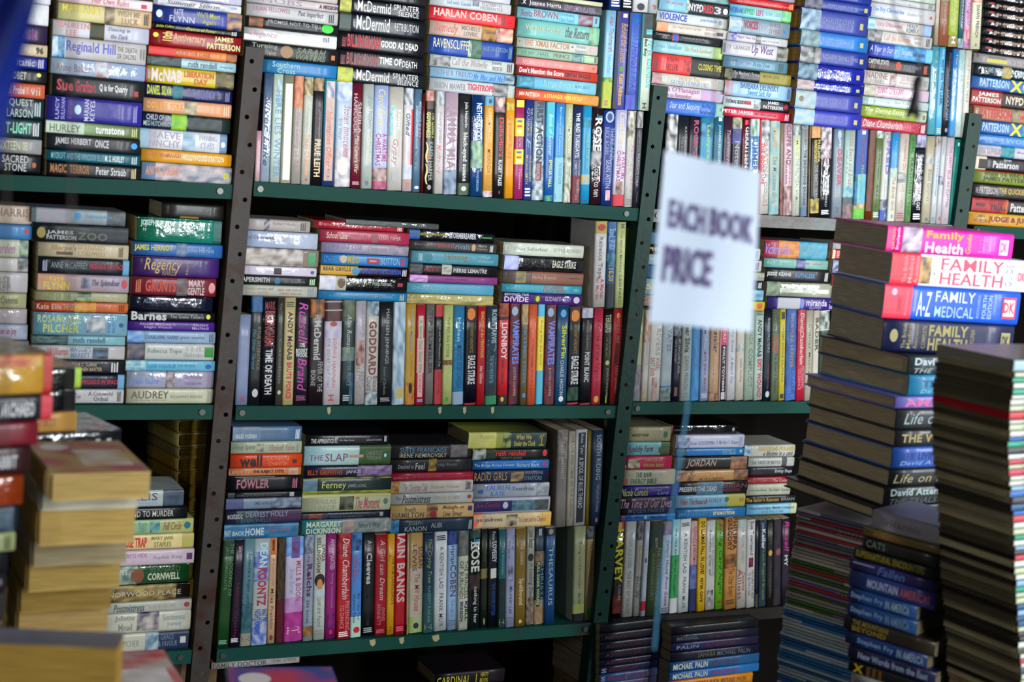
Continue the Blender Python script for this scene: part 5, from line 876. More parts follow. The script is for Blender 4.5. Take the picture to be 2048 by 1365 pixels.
1255 120 #102438 #142c3c | t 4 10 40 75 #909c9c Julia | b 11 34 25 70 #a8acb0 Keller | t 36 93 28 65 #607c20 =Last Ragged Breath | p 0 100 #0c1828 #203848
1318 118 #1c1a18 #201e1c | t 5 28 30 65 #4c4830 RANKIN | c 35 42 20 80 #a08030 | t 50 90 35 60 #55534a Armadillo
1368 116 #16141c #1c181c | p 0 100 #14141c #2c242c | t 5 30 35 65 #402838 =CARETAKER | c 34 42 15 75 #704048 | t 48 92 35 60 #504c50
1432 112 #1c1424 #201828 | i 3 38 15 70 #a82874 Russell | b 42 55 30 70 #999 =MY | t 56 70 30 60 #803060
end 1495
@ 0 900 2.935
S R|stack on the lower shelf of the left bay
232 520 1080 #a8a8a0 #98a0a0 | p 78 100 #485868 #303c48 | t 20 72 15 60 #444 WALLIS | r 35 72 70 80 #7898b8
330 540 1100 #14181c #101418 | t 30 85 25 72 #b0b0ac =A MIND TO MURDER
403 580 1140 #4c9c8c #a8a868 | t 42 50 15 85 #4c7c74 HARRIET | p 54 64 10 90 #205870 #80b498 | i 68 87 20 75 #a04828 =Full Circle | c 90 97 20 70 #20687c
490 582 1142 #c0b078 #c8b884 | b 20 50 15 85 #b82c38 =MOUSE TRAP | t 55 78 12 45 #787040 MARY JANE | t 58 76 52 85 #787040 STAPLES | r 88 100 #a8a058
578 580 1140 #b4a0ac #b8a8b0 | t 22 50 15 45 #a87898 =SECRETS HIDE | i 56 88 35 65 #908098 Sophie King | r 92 98 25 70 #503058
668 555 1115 #285838 #183c20 gloss | p 0 45 #485c58 #90a090 | c 38 52 10 95 #704830 | b 16 34 15 45 #b0b8b0 =SHARPE'S | t 58 90 8 38 #486040 BERNARD | b 56 90 42 80 #b0b09c CORNWELL
780 558 1118 #382c18 #201818 gloss | p 0 85 #281c20 #a08c50 | t 14 90 35 65 #a8a090 =NORWOOD PLACE
875 565 1125 #989c90 #a0a098 | i 18 50 15 85 #485050 =Postmistress | t 55 84 35 65 #a89890 SARAH BLAKE | c 92 98 20 70 #903838
940 565 1125 #a8a898 #b0b0a0 | t 20 40 10 42 #787c78 Juliette | t 24 38 52 85 #787c78 Mead | p 43 66 0 90 #242040 #b0a8a0 | t 70 94 15 45 #8898a0 =Sentimental | t 75 90 52 80 #8898a0 =Journey
1060 550 1110 #a8a898 #a4a498 | p 54 72 #305878 #98a8a8 | r 68 100 #20304c | t 5 48 35 68 #888c84 PAULINE UPCHER | t 70 84 12 42 #687888 =GRACE | t 68 88 48 78 #687888 =& FAVOUR | r 91 97 30 65 #b0b0ac
end 1170
@ 1560 430 3.5042
P 760 2.45 30 W=.19 pages=#b0a48c hard|family health guide pile
72 762 1642 #d01890 #d8209c | r 0 5 #d82078 | t 4 6 5 90 #d8a040 GUIDE | t 7 10 5 90 #e0c0d0 Encyclopedia | p 12 27 #503858 #c8b8c8 | b 30 60 8 45 #d89030 =Family | b 30 60 52 95 #d0b0c8 =Health | t 62 66 10 90 #d8a040 =Guide | t 72 82 15 80 #e080b8 Practical advice | r 89 96 25 85 #d8c8d0 | b 90 95 35 75 #d02088 DK
258 795 1765 #ccd0dc #d0d4e0 | r 0 20 #d02c3c | t 8 11 8 92 #e08088 The British | t 12 15 8 92 #e08088 Medical | t 16 19 8 92 #e08088 Association | p 20 28 8 92 #202830 #c8a060 | t 29 32 10 90 #a0a0a8 COMPLETE | t 35 80 8 46 #c83c58 =FAMILY | t 35 80 52 90 #c83c58 =HEALTH | t 82 87 15 85 #787c80 =GUIDE | r 90 97 30 75 #b8b0b8 | b 91 96 38 66 #c05068 DK
485 742 1690 #1858c0 #1450b8 | r 0 20 #d83048 | t 10 13 30 80 #983040 BMA | t 15 17 15 88 #e07080 Medical Association | c 5 9 10 30 #a898b0 | t 24 34 15 88 #c8d4e8 =A-Z | t 37 66 10 42 #b8c8e0 =FAMILY | t 37 66 55 88 #90b0d8 =MEDICAL | t 68 70 15 85 #88a8d8 ENCYCLOPEDIA | t 72 75 15 85 #a0b8d8 FOURTH | t 76 79 15 85 #a0b8d8 EDITION | r 87 97 18 82 #c83040 | r 88 96 25 75 #d8c8d0 | b 88 96 32 65 #c03048 DK
725 737 1652 #182048 #141c44 | c 5 11 30 70 #888050 | t 14 17 12 88 #888050 The British | t 18 21 12 88 #888050 Medical | t 23 26 12 88 #888050 Association | t 29 32 15 85 #888050 COMPLETE | b 34 64 12 46 #8c8450 =FAMILY | b 34 64 52 90 #8c8450 =HEALTH | t 66 69 20 80 #888050 ENCYCLOPEDIA | r 90 97 25 80 #8c8450 | b 91 96 35 70 #181c40 DK
end 958
@ 1560 700 3.791
P 985 2.47 45 W=.225 pages=#b0a080 hard|natural history pile below the health guides
42 985 1700 #2c3438 #343c40 | b 6 100 12 62 #a0b0b4 David Attenborough | i 6 100 66 92 #909898 =THE TRIALS OF LIFE | r 40 100 70 76 #a0a8a8
190 987 1700 #2c80a8 #2c8cb4 | b 14 80 25 60 #1c5070 =THE LIVING | i 12 90 68 92 #80b0c0 David Attenborough
355 880 1590 #7068b0 #8878c0 | b 10 90 20 85 #c06090 =AMAZING
450 892 1600 #2c3034 #343838 | i 8 80 20 75 #90a0a0 =Life on Earth
608 885 1590 #242628 #2c2c2c | b 6 80 25 75 #988c60 =THE WILDLIFE
742 862 1570 #2c58a8 #3060b0 | b 10 80 25 60 #183c80 =THE LIVING PLANET | i 8 90 65 90 #90a0c0 David Attenborough
908 838 1545 #24262a #2c2c30 | i 4 80 30 80 #98906c =Life on Earth
1045 800 1510 #202428 #282c30 | b 6 90 10 60 #98a8a8 David Attenborough | i 6 90 62 92 #505c5c =THE TRIALS OF LIFE
1195 712 1430 #14161c #1c1e24
end 1280
@ 1540 1000 3.74
P 770 2.3 -28 W=.12|dim pile below the natural history books
72 770 1400 #8c8488 #7c7c80 | t 10 60 30 70 #605860 =Britannic
200 700 1330 #6c6030 #605028 | t 12 50 30 75 #984838 =A Month
270 700 1280 #1c1c1c #202020 | t 5 30 20 75 #606860 =CATS
350 632 1240 #141414 #1c1c18 | b 3 88 15 75 #706820 =SUPERNATURAL ENCOUNTERS
430 600 1240 #2c2858 #241c50 | r 4 30 25 35 #888 | i 34 66 10 85 #506898 =Fallen
518 600 1240 #203868 #282c60 | b 22 58 25 75 #8890a8 MOUNTAIN | b 60 95 25 75 #884858 =AMERICAS
650 592 1100 #1c3c6c #204470 | b 4 52 25 75 #6880a0 Stephen Fry | b 55 90 20 80 #7c8ca0 =IN AMERICA
758 590 1100 #1c3c6c #204470 | b 4 52 25 75 #6880a0 Stephen Fry | b 55 90 20 80 #607890 =IN AMERICA
858 558 1240 #20202c #2c2410 | b 10 50 10 45 #786828 =THE MOUNTAINS | b 10 48 52 88 #786828 =BEYOND
975 570 1180 #18305c #1c3460 | b 15 60 25 75 #6880a0 Stephen Fry | b 64 96 20 80 #7c8ca0 =IN AMERICA
1085 590 1240 #20243c #1c2040 | b 12 92 25 75 #8088a0 New Words from the East
1190 592 1230 #101010 #181418 | b 6 18 20 90 #a08820 X | b 22 40 15 90 #584018 =III
1290 610 1240 #8c8c88 #848480 | b 5 40 30 80 #404040 =DEEDS
end 1420
@ 1180 1210 4.452
P 90 3.25 36 W=.19|dark pile by the green post foot
180 96 690 #141824
260 96 690 #1c1c2c | b 8 60 30 70 #4c3038 =HEMINGWAY
340 94 690 #141c30 | b 8 60 30 70 #4c2028 =ADVENTURE
420 92 690 #14182c | b 8 60 30 70 #502430 =ADVENTURE
500 92 690 #1c1c38 | b 8 60 30 70 #582838 =ADVENTURE
560 90 690 #1c2448 | b 2 10 20 80 #889 S | b 12 55 30 75 #602838 =ADVENTURE
630 88 690 #2c60a0 #606080 | b 2 8 20 80 #99a S | r 38 40 #777 | b 12 70 25 75 #784868 =HEMINGWAY ADVENTURE
705 86 690 #5c6090 #505060 | b 12 70 25 75 #784868 =HEMINGWAY ADVENTURE
end 790
P 710 3.3 36 W=.19|travel hardback pile below the right bay
200 735 1500 #14141c
275 735 1500 #1c1c2c | b 5 30 30 70 #405060 MICHAEL | b 40 70 30 70 #4c2438 =ADVENTURE
350 735 1500 #1c244c #242038 | b 5 30 30 70 #606878 PALIN | b 38 72 30 70 #582440 =ADVENTURE
430 725 1500 #101428 #14142c | t 30 50 25 75 #605840 =SAHARA | t 52 90 25 75 #586070 MICHAEL PALIN
520 712 1515 #18446c #245880 | b 4 42 20 80 #a8a8a0 MICHAEL PALIN | i 47 76 25 80 #683c58 =New Europe
610 708 1508 #1c548c #2c68a0 | b 4 42 20 80 #a8a8a0 MICHAEL PALIN | i 47 76 25 80 #983050 =New Europe
690 700 1450 #b06c18 #c07c1c | t 30 60 25 80 #705028 =HIMALAYA | t 62 92 25 80 #785c38 MICHAEL PALIN
775 700 1450 #7c7c50 #84845c | t 60 80 25 75 #a06030 =POLE
end 860
@ 400 1230 2.4976
S L|low stack under the lower shelf of the middle bay, by the brown post
238 60 500 #98948c #a0989c | t 2 62 25 85 #504c4c =FAMILY DOCTOR | t 68 96 25 65 #787470 HOME ADVISER | r 0 100 0 12 #982838
end 280
S L|dark book under the lower shelf of the middle bay
298 1180 1525 #18141c #201820 hard | t 2 50 25 90 #b0a838 =CARDINAL | r 58 59 20 90 #b0a838 | t 64 76 15 45 #b0a838 VERITY | t 64 76 55 85 #b0a838 BOOK
end 370
@ 0 650 3.9
P 420 1.85 24 R W=.14 hard|blurred pile at the left picture edge
225 -500 420 #a07c30 #b08838 gloss | r 92 100 #a02c20 | p 0 90 0 30 #983c18 #b09040
540 -500 412 #14141c #181820 | r 90 100 #b02838 | b 54 84 25 80 #b0b0b4 =ARCHAEO
750 -520 300 #601420 #6c1828
940 -550 248 #340c14 #2c0c14 | b 60 86 30 75 #a0a0a0 =RABBIT
@ 0 900 2.935
145 -420 140 #a04c14 #702c10 gloss
330 -440 112 #1c2838 #14202c | p 70 95 #1c2838 #486070
480 -460 90 #788058 #808860 | o 88 95 #343820
600 -480 50 #101418
720 -480 40 #14141c | r 85 95 30 60 #555
840 -480 30 #2c2c2c
end 1000
@ 0 650 3.9
P 640 2.14 24 R W=.13|pile just behind the blurred left pile
330 -200 640 #182420 #101c18 gloss | r 94 100 #90b030
500 -240 590 #0c1018 #101418 gloss
675 -230 600 #a07838 #a88040 | t 65 80 30 70 #904828 FIRST
810 -100 945 #181a1c #202224 gloss | t 80 92 40 70 #999 II
980 -100 880 #2c2824
1100 -100 700 #4c4438
1250 -100 600 #3c3428
1400 -100 600 #3c3428
1600 -100 600 #3c3428
end 1900
@ 0 900 2.935
P 285 1.85 -80 L=.185 W=.125 pages=row|blurred left pile showing page edges
140 285 900 #a8905c swirl
245 235 800 #b0ab98
355 225 800 #a88e56
510 180 800 #908468
650 148 800 #a08850
800 118 800 #8c7440
930 95 800 #a08858
1060 70 800 #a89060
end 1210
P -150 1.6 -102 L=.05 W=.15 pages=#94783c|heap in the lower left corner
1128 -150 900 #606470 #505460
end 1700
@ 0 1230 2.4976
P 475 1.9 -80 L=.24 W=.135 pages=#b0a080|low pile by the brown post foot
524 475 900 #b02838 #a8a098 swirl
end 620
P 1190 1.95 -84 L=.24 W=.156 pages=#b0a080|low pile before the middle bay
590 1190 1500 #26468c #b03850 swirl
end 660
@ 0 650 3.9
P 1390 2.95 -65 L=.15 W=.1 pages=#6c5820 hard|old pile in the dark left bay
745 1392 1600 #6c5c28
850 1392 1600 #8c8048
960 1390 1600 #6c6040
1040 1385 1600 #7c6428
1150 1385 1600 #6c5820
1260 1385 1600 #5c4818
1370 1383 1600 #6c5820
1480 1383 1600 #5c4818
1600 1383 1600 #5c4818
1750 1383 1600 #5c4818
2000 1383 1600 #5c4818
2250 1383 1600 #5c4818
end 2500
"""
# ---------------------------------------------------------------- reading the book list
LEVELS = {'A': ('top shelf', 'middle bay'), 'D': ('top shelf', 'right bay'), 'E': ('middle shelf', 'middle bay'), 'F': ('middle shelf', 'right bay'),
          'G': ('lower shelf', 'middle bay'), 'I': ('lower shelf', 'right bay')}
def parse(txt):
    blocks = []; cur = None; ox = oy = 0; sc = 1
    for ln in txt.strip().split('\n'):
        if ln.startswith('@'): ox, oy, sc = map(float, ln[1:].split()); cur and cur['kind'] == 'P' and cur['sc'].append((len(cur['rows']), ox, oy, sc)); continue
        if ln[0] in 'SVP':
            hd, nm = ln.split('|', 1); tk = hd.split()
            cur = dict(kind=tk[0], tk=tk[1:], name=nm, rows=[], sc=[(0, ox, oy, sc)], end=None); blocks.append(cur); continue
        if ln.startswith('end'): cur['end'] = float(ln.split()[1]) / sc + (ox if cur['kind'] == 'V' else oy); cur = cur; continue
        parts = ln.split(' | '); tk = parts[0].split(); nums = [t for t in tk if t[0] != '#' and t.lstrip('-').replace('.', '').isdigit()]
        cols = [t for t in tk if t[0] == '#']; fl = [t for t in tk if t[0] != '#' and not t.lstrip('-').replace('.', '').isdigit()]
        nums = list(map(float, nums))
        if cur['kind'] == 'V': nums = [nums[0] / sc + ox, nums[1] / sc + oy if len(nums) > 1 else None]
        else: nums = [nums[0] / sc + oy, nums[1] / sc + ox, nums[2] / sc + ox]
        cur['rows'].append((nums, cols, fl, [parse_item(x) for x in parts[1:]]))
    return blocks
BL = parse(DATA)
def xplane(px, z, P0, u, lo=-3, hi=6):
    """s along the line P0 + u s at height z whose image has column px"""
    for _ in range(50):
        m = (lo + hi) / 2
        if proj((P0[0] + u[0] * m, P0[1] + u[1] * m, z))[0] < px: lo = m
        else: hi = m
    return (lo + hi) / 2
def gain_at(py): return 1.0 + max(0, min(1, (py - 640) / 560)) * GAIN_LOW  # book colours already hold the low rows' dim light; small lift eases it
XU = np.array([1.0, 0, 0])
SHELFSTACK = []; ROWCOUNT = {}; PLINTHS = []; NOCRATE = ('family health', 'natural history', 'pile just')
def mk_label(col, kind, words, place):
    head = col.split() + [kind]; pl = place.split(); room = 16 - len(head) - len(pl) - 1
    if words and len(words) <= room: return ' '.join(head + ['titled'] + words + pl)
    return ' '.join(head + pl)
seed = 0; FEET = []
lvl_count = {}
STK = []
for b in BL:
    if b['kind'] != 'S': continue
    rows = b['rows']; opt = b['tk']; right = 'R' in opt; longb = 'long' in opt; hard = 'hard' in opt
    ref = 2 if right else 1
    ys = [r[0][0] for r in rows] + [b['end']]; ym = ys[-1]
    nmz = b['name']; lv = 'top' if 'top shelf' in nmz or 'above the right bay' in nmz and 'standing' not in nmz or 'third post' in nmz else 'middle' if 'middle shelf' in nmz or 'price sign' in nmz or 'health guides' in nmz else 'lower'
    if 'right bay' in nmz and ym > 440 and ym < 800: lv = 'middle'
    if 'under the lower' in nmz: lv = 'floor'
    k = lvl_count.get(lv, 0); lvl_count[lv] = k + 1
    yd = D + (-.02 if 'blue uniform' in nmz else 0) + R.uniform(-.003, .004)
    zs = []
    for i, yy in enumerate(ys):
        r = rows[min(i, len(rows) - 1)]; zs.append(shelf_pt(r[0][ref], yy, yd)[2])
    if nmz.startswith('far left') or right: pass
    STK.append((b, zs, yd, lv, k))
# standing rows first fix their tops against the stacks lying on them
def stack_bottoms():
    out = []
    for b, zs, yd, lv, k in STK:
        r = b['rows'][-1][0]; P0 = np.array([0, yd, 0.]); xl = xplane(r[1], zs[-1], P0, XU); xr = xplane(r[2], zs[-1], P0, XU); out.append((xl, xr, zs[-1]))
    return out
BOT = stack_bottoms()
SHELVES = {}
for b in BL:
    if b['kind'] != 'V': continue
    tk = b['tk']; key = tk[0]; _, ox, oy, sc = b['sc'][0]
    x0, y0, x1, y1 = [float(q) for q in tk[1:5]]
    A = shelf_pt(x0 / sc + ox, y0 / sc + oy); B = shelf_pt(x1 / sc + ox, y1 / sc + oy)
    b['line'] = (A, B); 
    if key != '-': SHELVES.setdefault(key, []).append((A, B))
for key, ls in SHELVES.items():
    pts = np.array([p for l in ls for p in l]); cf = np.polyfit(pts[:, 0], pts[:, 2], 1); SHELVES[key] = cf
def lean_of(px, py):
    """the way the standing rows lean, read off the photograph (dx/dy of the book edges)"""
    tx = [430, 520, 600, 700, 1000, 1200, 1270, 1400, 1560, 1650, 1720, 1900]
    if py < 520: tv = [-.06, -.04, -.036, -.025, -.022, -.035, -.05, -.045, -.012, -.03, -.06, -.08]
    elif py < 830: tv = [-.06, -.03, -.028, -.022, -.02, -.04, -.055, -.03, -.02, -.03, -.06, -.08]
    else: tv = [-.066, -.03, -.02, -.015, -.012, -.028, -.06, -.02, -.012, -.02, -.03, -.03]
    return float(np.interp(px, tx, tv))
# ---------------------------------------------------------------- room and racks
def struct(name, v, f, m):
    o = mesh_obj(name, v, f, m); o['kind'] = 'structure'; return o
v, f = box_vf(-3, 7, -3.5, D + 1.2, -.05, 0); struct('floor', v, f, M_FLR)
v, f = box_vf(-3, 7, D + .42, D + .5, 0, 3.2); struct('dark_backdrop', v, f, M_BACK)  # added near-black sheet, coloured as the shade behind the open shelves
# lamps: upright tubes over the aisle behind the photographer; their mirror images are the glare columns seen on the spines; the far left lamp is an added fill
def tube(px, z0, z1, ydist, power, wd, name_label):
    P = shelf_pt(px, 300); rr = ray(px, 300); t = (D - ydist) / rr[1]
    x = P[0] + rr[0] * t if px > -900 else -1.2
    e = bpy.data.objects.new('tube_lamp', None); C.objects.link(e); e.location = (x, ydist, (z0 + z1) / 2)
    d = Vector((1.8 if px > -900 else 2.6, D, 1.2)) - Vector(e.location); d.z = 0; e.rotation_euler = (0, 0, math.atan2(d.y, d.x) - math.pi / 2)
    tag(e, name_label, 'lamp', 'lamps over the aisle'); h = (z1 - z0) / 2
    ld = bpy.data.lights.new('tube_light', 'AREA'); ld.shape = 'RECTANGLE'; ld.size = wd; ld.size_y = h * 2; ld.energy = power; ld.color = (0.93, 0.97, 1.0)
    lo = bpy.data.objects.new('tube_light', ld); C.objects.link(lo); lo.parent = e; lo.rotation_euler = (math.pi / 2, 0, 0)
    v, f = box_vf(-wd / 2 - .01, wd / 2 + .01, -.05, -.01, -h - .02, h + .02); mesh_obj('housing', v, f, M_STL, e)
    v, f = box_vf(-.01, .01, -.04, -.02, h + .021, 3.2 - (z0 + z1) / 2); mesh_obj('rod', v, f, M_STL, e)
LAMPS()
def sheared_post(p0, p1, w_px, name, label, m, y=None, flange=.038, top_ext=0):
    """perforated angle post whose left front edge runs from pixel p0 (top) to p1 (bottom)"""
    yy = D - .012 if y is None else y
    A = shelf_pt(*p0, yy); B = shelf_pt(*p1, yy); A2 = shelf_pt(p0[0] + w_px, p0[1] + w_px * .09, yy); wd = abs(A2[0] - A[0])
    dirv = (B - A); Lp = np.linalg.norm(dirv); dirv = dirv / Lp
    Lp = (A[2] - .001) / -dirv[2]
    e = bpy.data.objects.new(name, None); C.objects.link(e); e.location = (A[0], A[1], 0); tag(e, label, 'post', 'perforated steel rack posts')
    pitch = .0508; n = int(Lp / pitch); rad = .0046; vs = []; fs = []
    def P(s, wv): q = A + dirv * s; return (q[0] - A[0] + wv, 0, q[2])
    for k in range(n):
        s0, s1 = k * pitch, (k + 1) * pitch; b = len(vs); cx = wd * (.5 + (.17 if k % 2 else -.12)); cs = s0 + pitch / 2
        vs += [P(s0, 0), P(s0, wd), P(s1, wd), P(s1, 0)]
        for i in range(8):
            a = math.pi / 8 + i * math.pi / 4; vs.append(P(cs - rad * math.sin(a), cx + rad * math.cos(a)))
        # ring verts: i=0..7 counterclockwise starting right; corners 1 (top right), 0 (top left), 3 (bottom left), 2 (bottom right)
        c = [b + 1, b, b + 3, b + 2]; rg = [b + 4 + i for i in range(8)]
        fs += [(c[0], c[1], rg[2], rg[1]), (c[1], rg[3], rg[2]), (c[1], c[2], rg[4], rg[3]), (c[2], rg[5], rg[4]), (c[2], c[3], rg[6], rg[5]), (c[3], rg[7], rg[6]), (c[3], c[0], rg[0], rg[7]), (c[0], rg[1], rg[0])]
    vs2 = [(x, .0022, z) for x, y_, z in vs]; N = len(vs)
    fs = fs + [tuple(i + N for i in q[::-1]) for q in fs]
    mesh_obj('front_flange', vs + vs2, fs, m, e)
    q0, q1 = P(0, 0), P(Lp, 0); v = [q0, q1, (q1[0] + .0022, 0, q1[2]), (q0[0] + .0022, 0, q0[2])]
    v = [(x, y_ + yo, z) for yo in (.0024, flange) for x, y_, z in v]
    mesh_obj('side_flange', v, [(0, 1, 2, 3), (7, 6, 5, 4), (0, 4, 5, 1), (1, 5, 6, 2), (2, 6, 7, 3), (3, 7, 4, 0)], m, e)
    return e
p1 = sheared_post((492, 93), (389, 1270), 37, 'rack_post', 'brown rusty perforated steel post between the left and middle bays', M_BRN)
p2 = sheared_post((1308, 170), (1188, 1240), 29, 'rack_post', 'green perforated steel post between the middle and right bays', M_PST)
p3 = sheared_post((1939, 226), (1908, 452), 26, 'rack_post', 'green perforated steel post at the right, beside the thriller hardbacks', M_PST)
def lip_height(z): return z
def shelf_board(name, xa, xb, za, zb, m, label, lip=.027, notes=(), ends=True, m2=None):
    """folded sheet steel shelf: tray, front lip, end plates and bolts; xa..xb world, za..zb height at the two ends"""
    e = bpy.data.objects.new(name, None); C.objects.link(e); e.location = (xa, D - .008, 0); tag(e, label, 'shelf', 'folded steel shelves')
    w_ = xb - xa; yf = 0.0
    def zz(x): return za + (zb - za) * x / w_
    n = 14; v = []; f = []
    for k in range(n + 1):
        x = w_ * k / n; z = zz(x) - .0006; v += [(x, yf, z), (x, yf, z - lip), (x, .3, z), (x, yf + .0015, z - .0015), (x, yf + .0015, z - lip), (x, .3, z - .0015), (x, .012, z - lip)]
    for k in range(n):
        a, b_ = k * 7, k * 7 + 7
        f += [(a, a + 1, b_ + 1, b_), (a, b_, b_ + 2, a + 2), (a + 3, b_ + 3, b_ + 4, a + 4), (a + 3, a + 5, b_ + 5, b_ + 3), (a + 1, a + 6, b_ + 6, b_ + 1)]
    mesh_obj('shelf_tray', v, f, m, e)
    for x in (.012, w_ - .03) if ends else (w_ - .03,):
        v, f = [], []
        for i in range(10): v.append((x + .006 * math.cos(i * .628), yf - .003, zz(x) - lip * .5 + .006 * math.sin(i * .628)))
        for i in range(10): v.append((x + .006 * math.cos(i * .628), yf + .0002, zz(x) - lip * .5 + .006 * math.sin(i * .628)))
        f = [tuple(range(9, -1, -1))] + [(i, (i + 1) % 10, 10 + (i + 1) % 10, 10 + i) for i in range(10)]
        mesh_obj('bolt_head', v, f, M_STL, e)
    for fx, hw in notes:   # strips of old tape and bare chips on the lip
        x = w_ * fx; z = zz(x)
        v = [(x - hw, yf - .0006, z - .004), (x + hw * .7, yf - .0006, z - .002), (x + hw, yf - .0006, z - .012), (x + hw * .2, yf - .0006, z - .018), (x - hw * .6, yf - .0006, z - .014)]
        mesh_obj('paint_chip', v, [(0, 4, 3, 2, 1)], M_CHIP, e)
    return e
M_CHIP = mat('bare_chip', '#a8a078', rough=.7)
def shelf_from_px(name, pa, pb, m, label, **k):
    A = shelf_pt(*pa); B = shelf_pt(*pb); return shelf_board(name, A[0], B[0], A[2], B[2], m, label, **k)
def shelf_for(key, pxa, pxb, m, label, **k):
    cf = SHELVES[key]; P0 = np.array([0, D, 0.]); z = cf[1] + cf[0] * 1.0
    a = xplane(pxa, z, P0, XU); b = xplane(pxb, z, P0, XU); return shelf_board('steel_shelf', a, b, cf[0] * a + cf[1], cf[0] * b + cf[1], m, label, **k)
shelf_from_px('steel_shelf', (-120, 343), (470, 368.5), M_GRN, 'green steel top shelf of the left bay')
shelf_from_px('steel_shelf', (-120, 809), (434, 809), M_GRN, 'green steel middle shelf of the left bay')
shelf_from_px('steel_shelf', (-120, 1330), (390, 1297), M_GRN, 'dark green steel lower shelf of the left bay')
shelf_for('A', 506, 1274, M_GRN, 'green steel top shelf of the middle bay with rusty worn ends')
shelf_for('D', 1302, 1914, M_RST, 'worn grey steel top shelf of the right bay')
shelf_for('E', 470, 1237, M_GRN, 'green steel middle shelf of the middle bay with small tape chips', notes=((.22, .004), (.5, .004), (.565, .004), (.64, .004)))
shelf_for('F', 1262, 1880, M_GRN, 'green steel middle shelf of the right bay')
shelf_for('G', 432, 1192, M_GRN, 'green steel lower shelf of the middle bay with torn tape scraps', notes=((.38, .007), (.455, .006), (.545, .009)))
shelf_for('I', 1222, 1850, M_DRK, 'dark steel lower shelf of the right bay')
shelf_from_px('steel_shelf', (1944, 451), (2300, 466), M_GRN, 'green steel top shelf beyond the third post')
CNT = {}
for b in BL:
    if b['kind'] != 'V': continue
    key = b['tk'][0]; rows = b['rows']; A, B = b['line']
    cf = SHELVES[key] if key != '-' else np.polyfit([A[0], B[0]], [A[2], B[2]], 1)
    xs = [r[0][0] for r in rows] + [b['end']]
    for i, ((px, pt), cols, fl, items) in enumerate(rows):
        if pt is None: continue
        seed += 1
        yd = D + R.uniform(-.004, .006); P0 = np.array([0, yd, 0.])
        zb = None; s = xplane(px, A[2], P0, XU); zb = cf[0] * s + cf[1]; s = xplane(px, zb, P0, XU); e = xplane(xs[i + 1], zb, P0, XU)
        T = max(.004, e - s - .0006)
        # top: column shifts with the lean seen in the photograph
        bx, by = proj((s, yd, zb)); ln = lean_of(bx, by) if key != '-' else -.055
        if 'lower shelf' in b['name'] and key == '-': ln = -.03
        if 'middle shelf' in b['name'] and key == '-': ln = -.035
        tx = bx - ln * (by - pt); Tp = shelf_pt(tx, pt, yd); zt = Tp[2]
        if key != '-':
            for xl, xr, zz in BOT:
                if xl < s + T / 2 < xr and abs(zz - zt) < .03: zt = min(zt, zz - .0006); zt = zz - .0006 if zz - zt < .007 else zt
        dx = Tp[0] - s; Lb = math.hypot(dx, zt - zb); ang = math.atan2(dx, zt - zb)
        big = T > .045; 
        lev, bay = LEVELS.get(key, ('', ''))
        cA = cols[0] if cols else '#888'; cB = cols[-1] if cols else cA
        # position of the top-left corner; the book stands on its lower corner
        lift = max(0.0, math.sin(ang) * T) 
        P = (s + dx, yd, zt + 0 * lift)
        if key == '-':
            kk = b['name']; n_ = CNT.get(kk, 0); CNT[kk] = n_ + 1
            place = f"standing {ordi(n_)} from left among the {kk.replace(', middle shelf of the middle bay', ', middle shelf').replace(', lower shelf of the middle bay', ', lower shelf').replace(' above the middle bay', '').replace('upper row of ', 'topmost ').replace(', above the right bay','')}"
        else:
            n_ = CNT.get(key, 0); CNT[key] = n_ + 1
            place = f"standing {ordi(n_)} from left, {lev} of the {bay}"
        hard = 'hard' in fl; gl = 'gloss' in fl
        o = book(P, 0, ang, Lb, (.13 if Lb > .19 else .11), T, cA, cB, items, gain_at((pt + by) / 2), hard, gl,
             mk_label(cname(cA), 'book' if hard or big else 'paperback', title_of(items), place), 'book', 'standing books, ' + b['name'].split(' of the')[0].replace('standing row on ', ''), stand=True, seed=seed)
for b, zs, yd, lv, k in STK:
    rows = b['rows']; opt = b['tk']; hard = 'hard' in opt; n = len(rows); P0 = np.array([0, yd, 0.])
    for i, (nums, cols, fl, items) in enumerate(rows):
        seed += 1; z0, z1 = zs[i + 1], zs[i]; T = z0 and z1 - z0
        if T < .003: T = .003
        xl = xplane(nums[1], z1, P0, XU); xr = xplane(nums[2], z1, P0, XU); L = xr - xl
        cA = cols[0]; cB = cols[-1]
        jit = R.uniform(-.004, .004)
        place = (f"lying {ordi(i)} from top in {ordi(k)} {lv} shelf stack from left" if lv != 'floor' else f"lying under the lower shelf in the {'brown post' if k == 0 else 'middle bay'} shadow")
        book((xl, yd + R.uniform(-.003, .003), z0), jit, 0, L, .155 if hard else (.125 if L > .19 else .108), T - .0004, cA, cB, items, gain_at((nums[0])), hard or 'hard' in fl, 'gloss' in fl,
             mk_label(cname(cA), 'hardback' if hard else 'paperback', title_of(items), place), 'book', 'books lying in the ' + b['name'].split(',')[0], seed=seed, pages='#c8a458' if 'uniform' in b['name'] else '#b8ac8c')
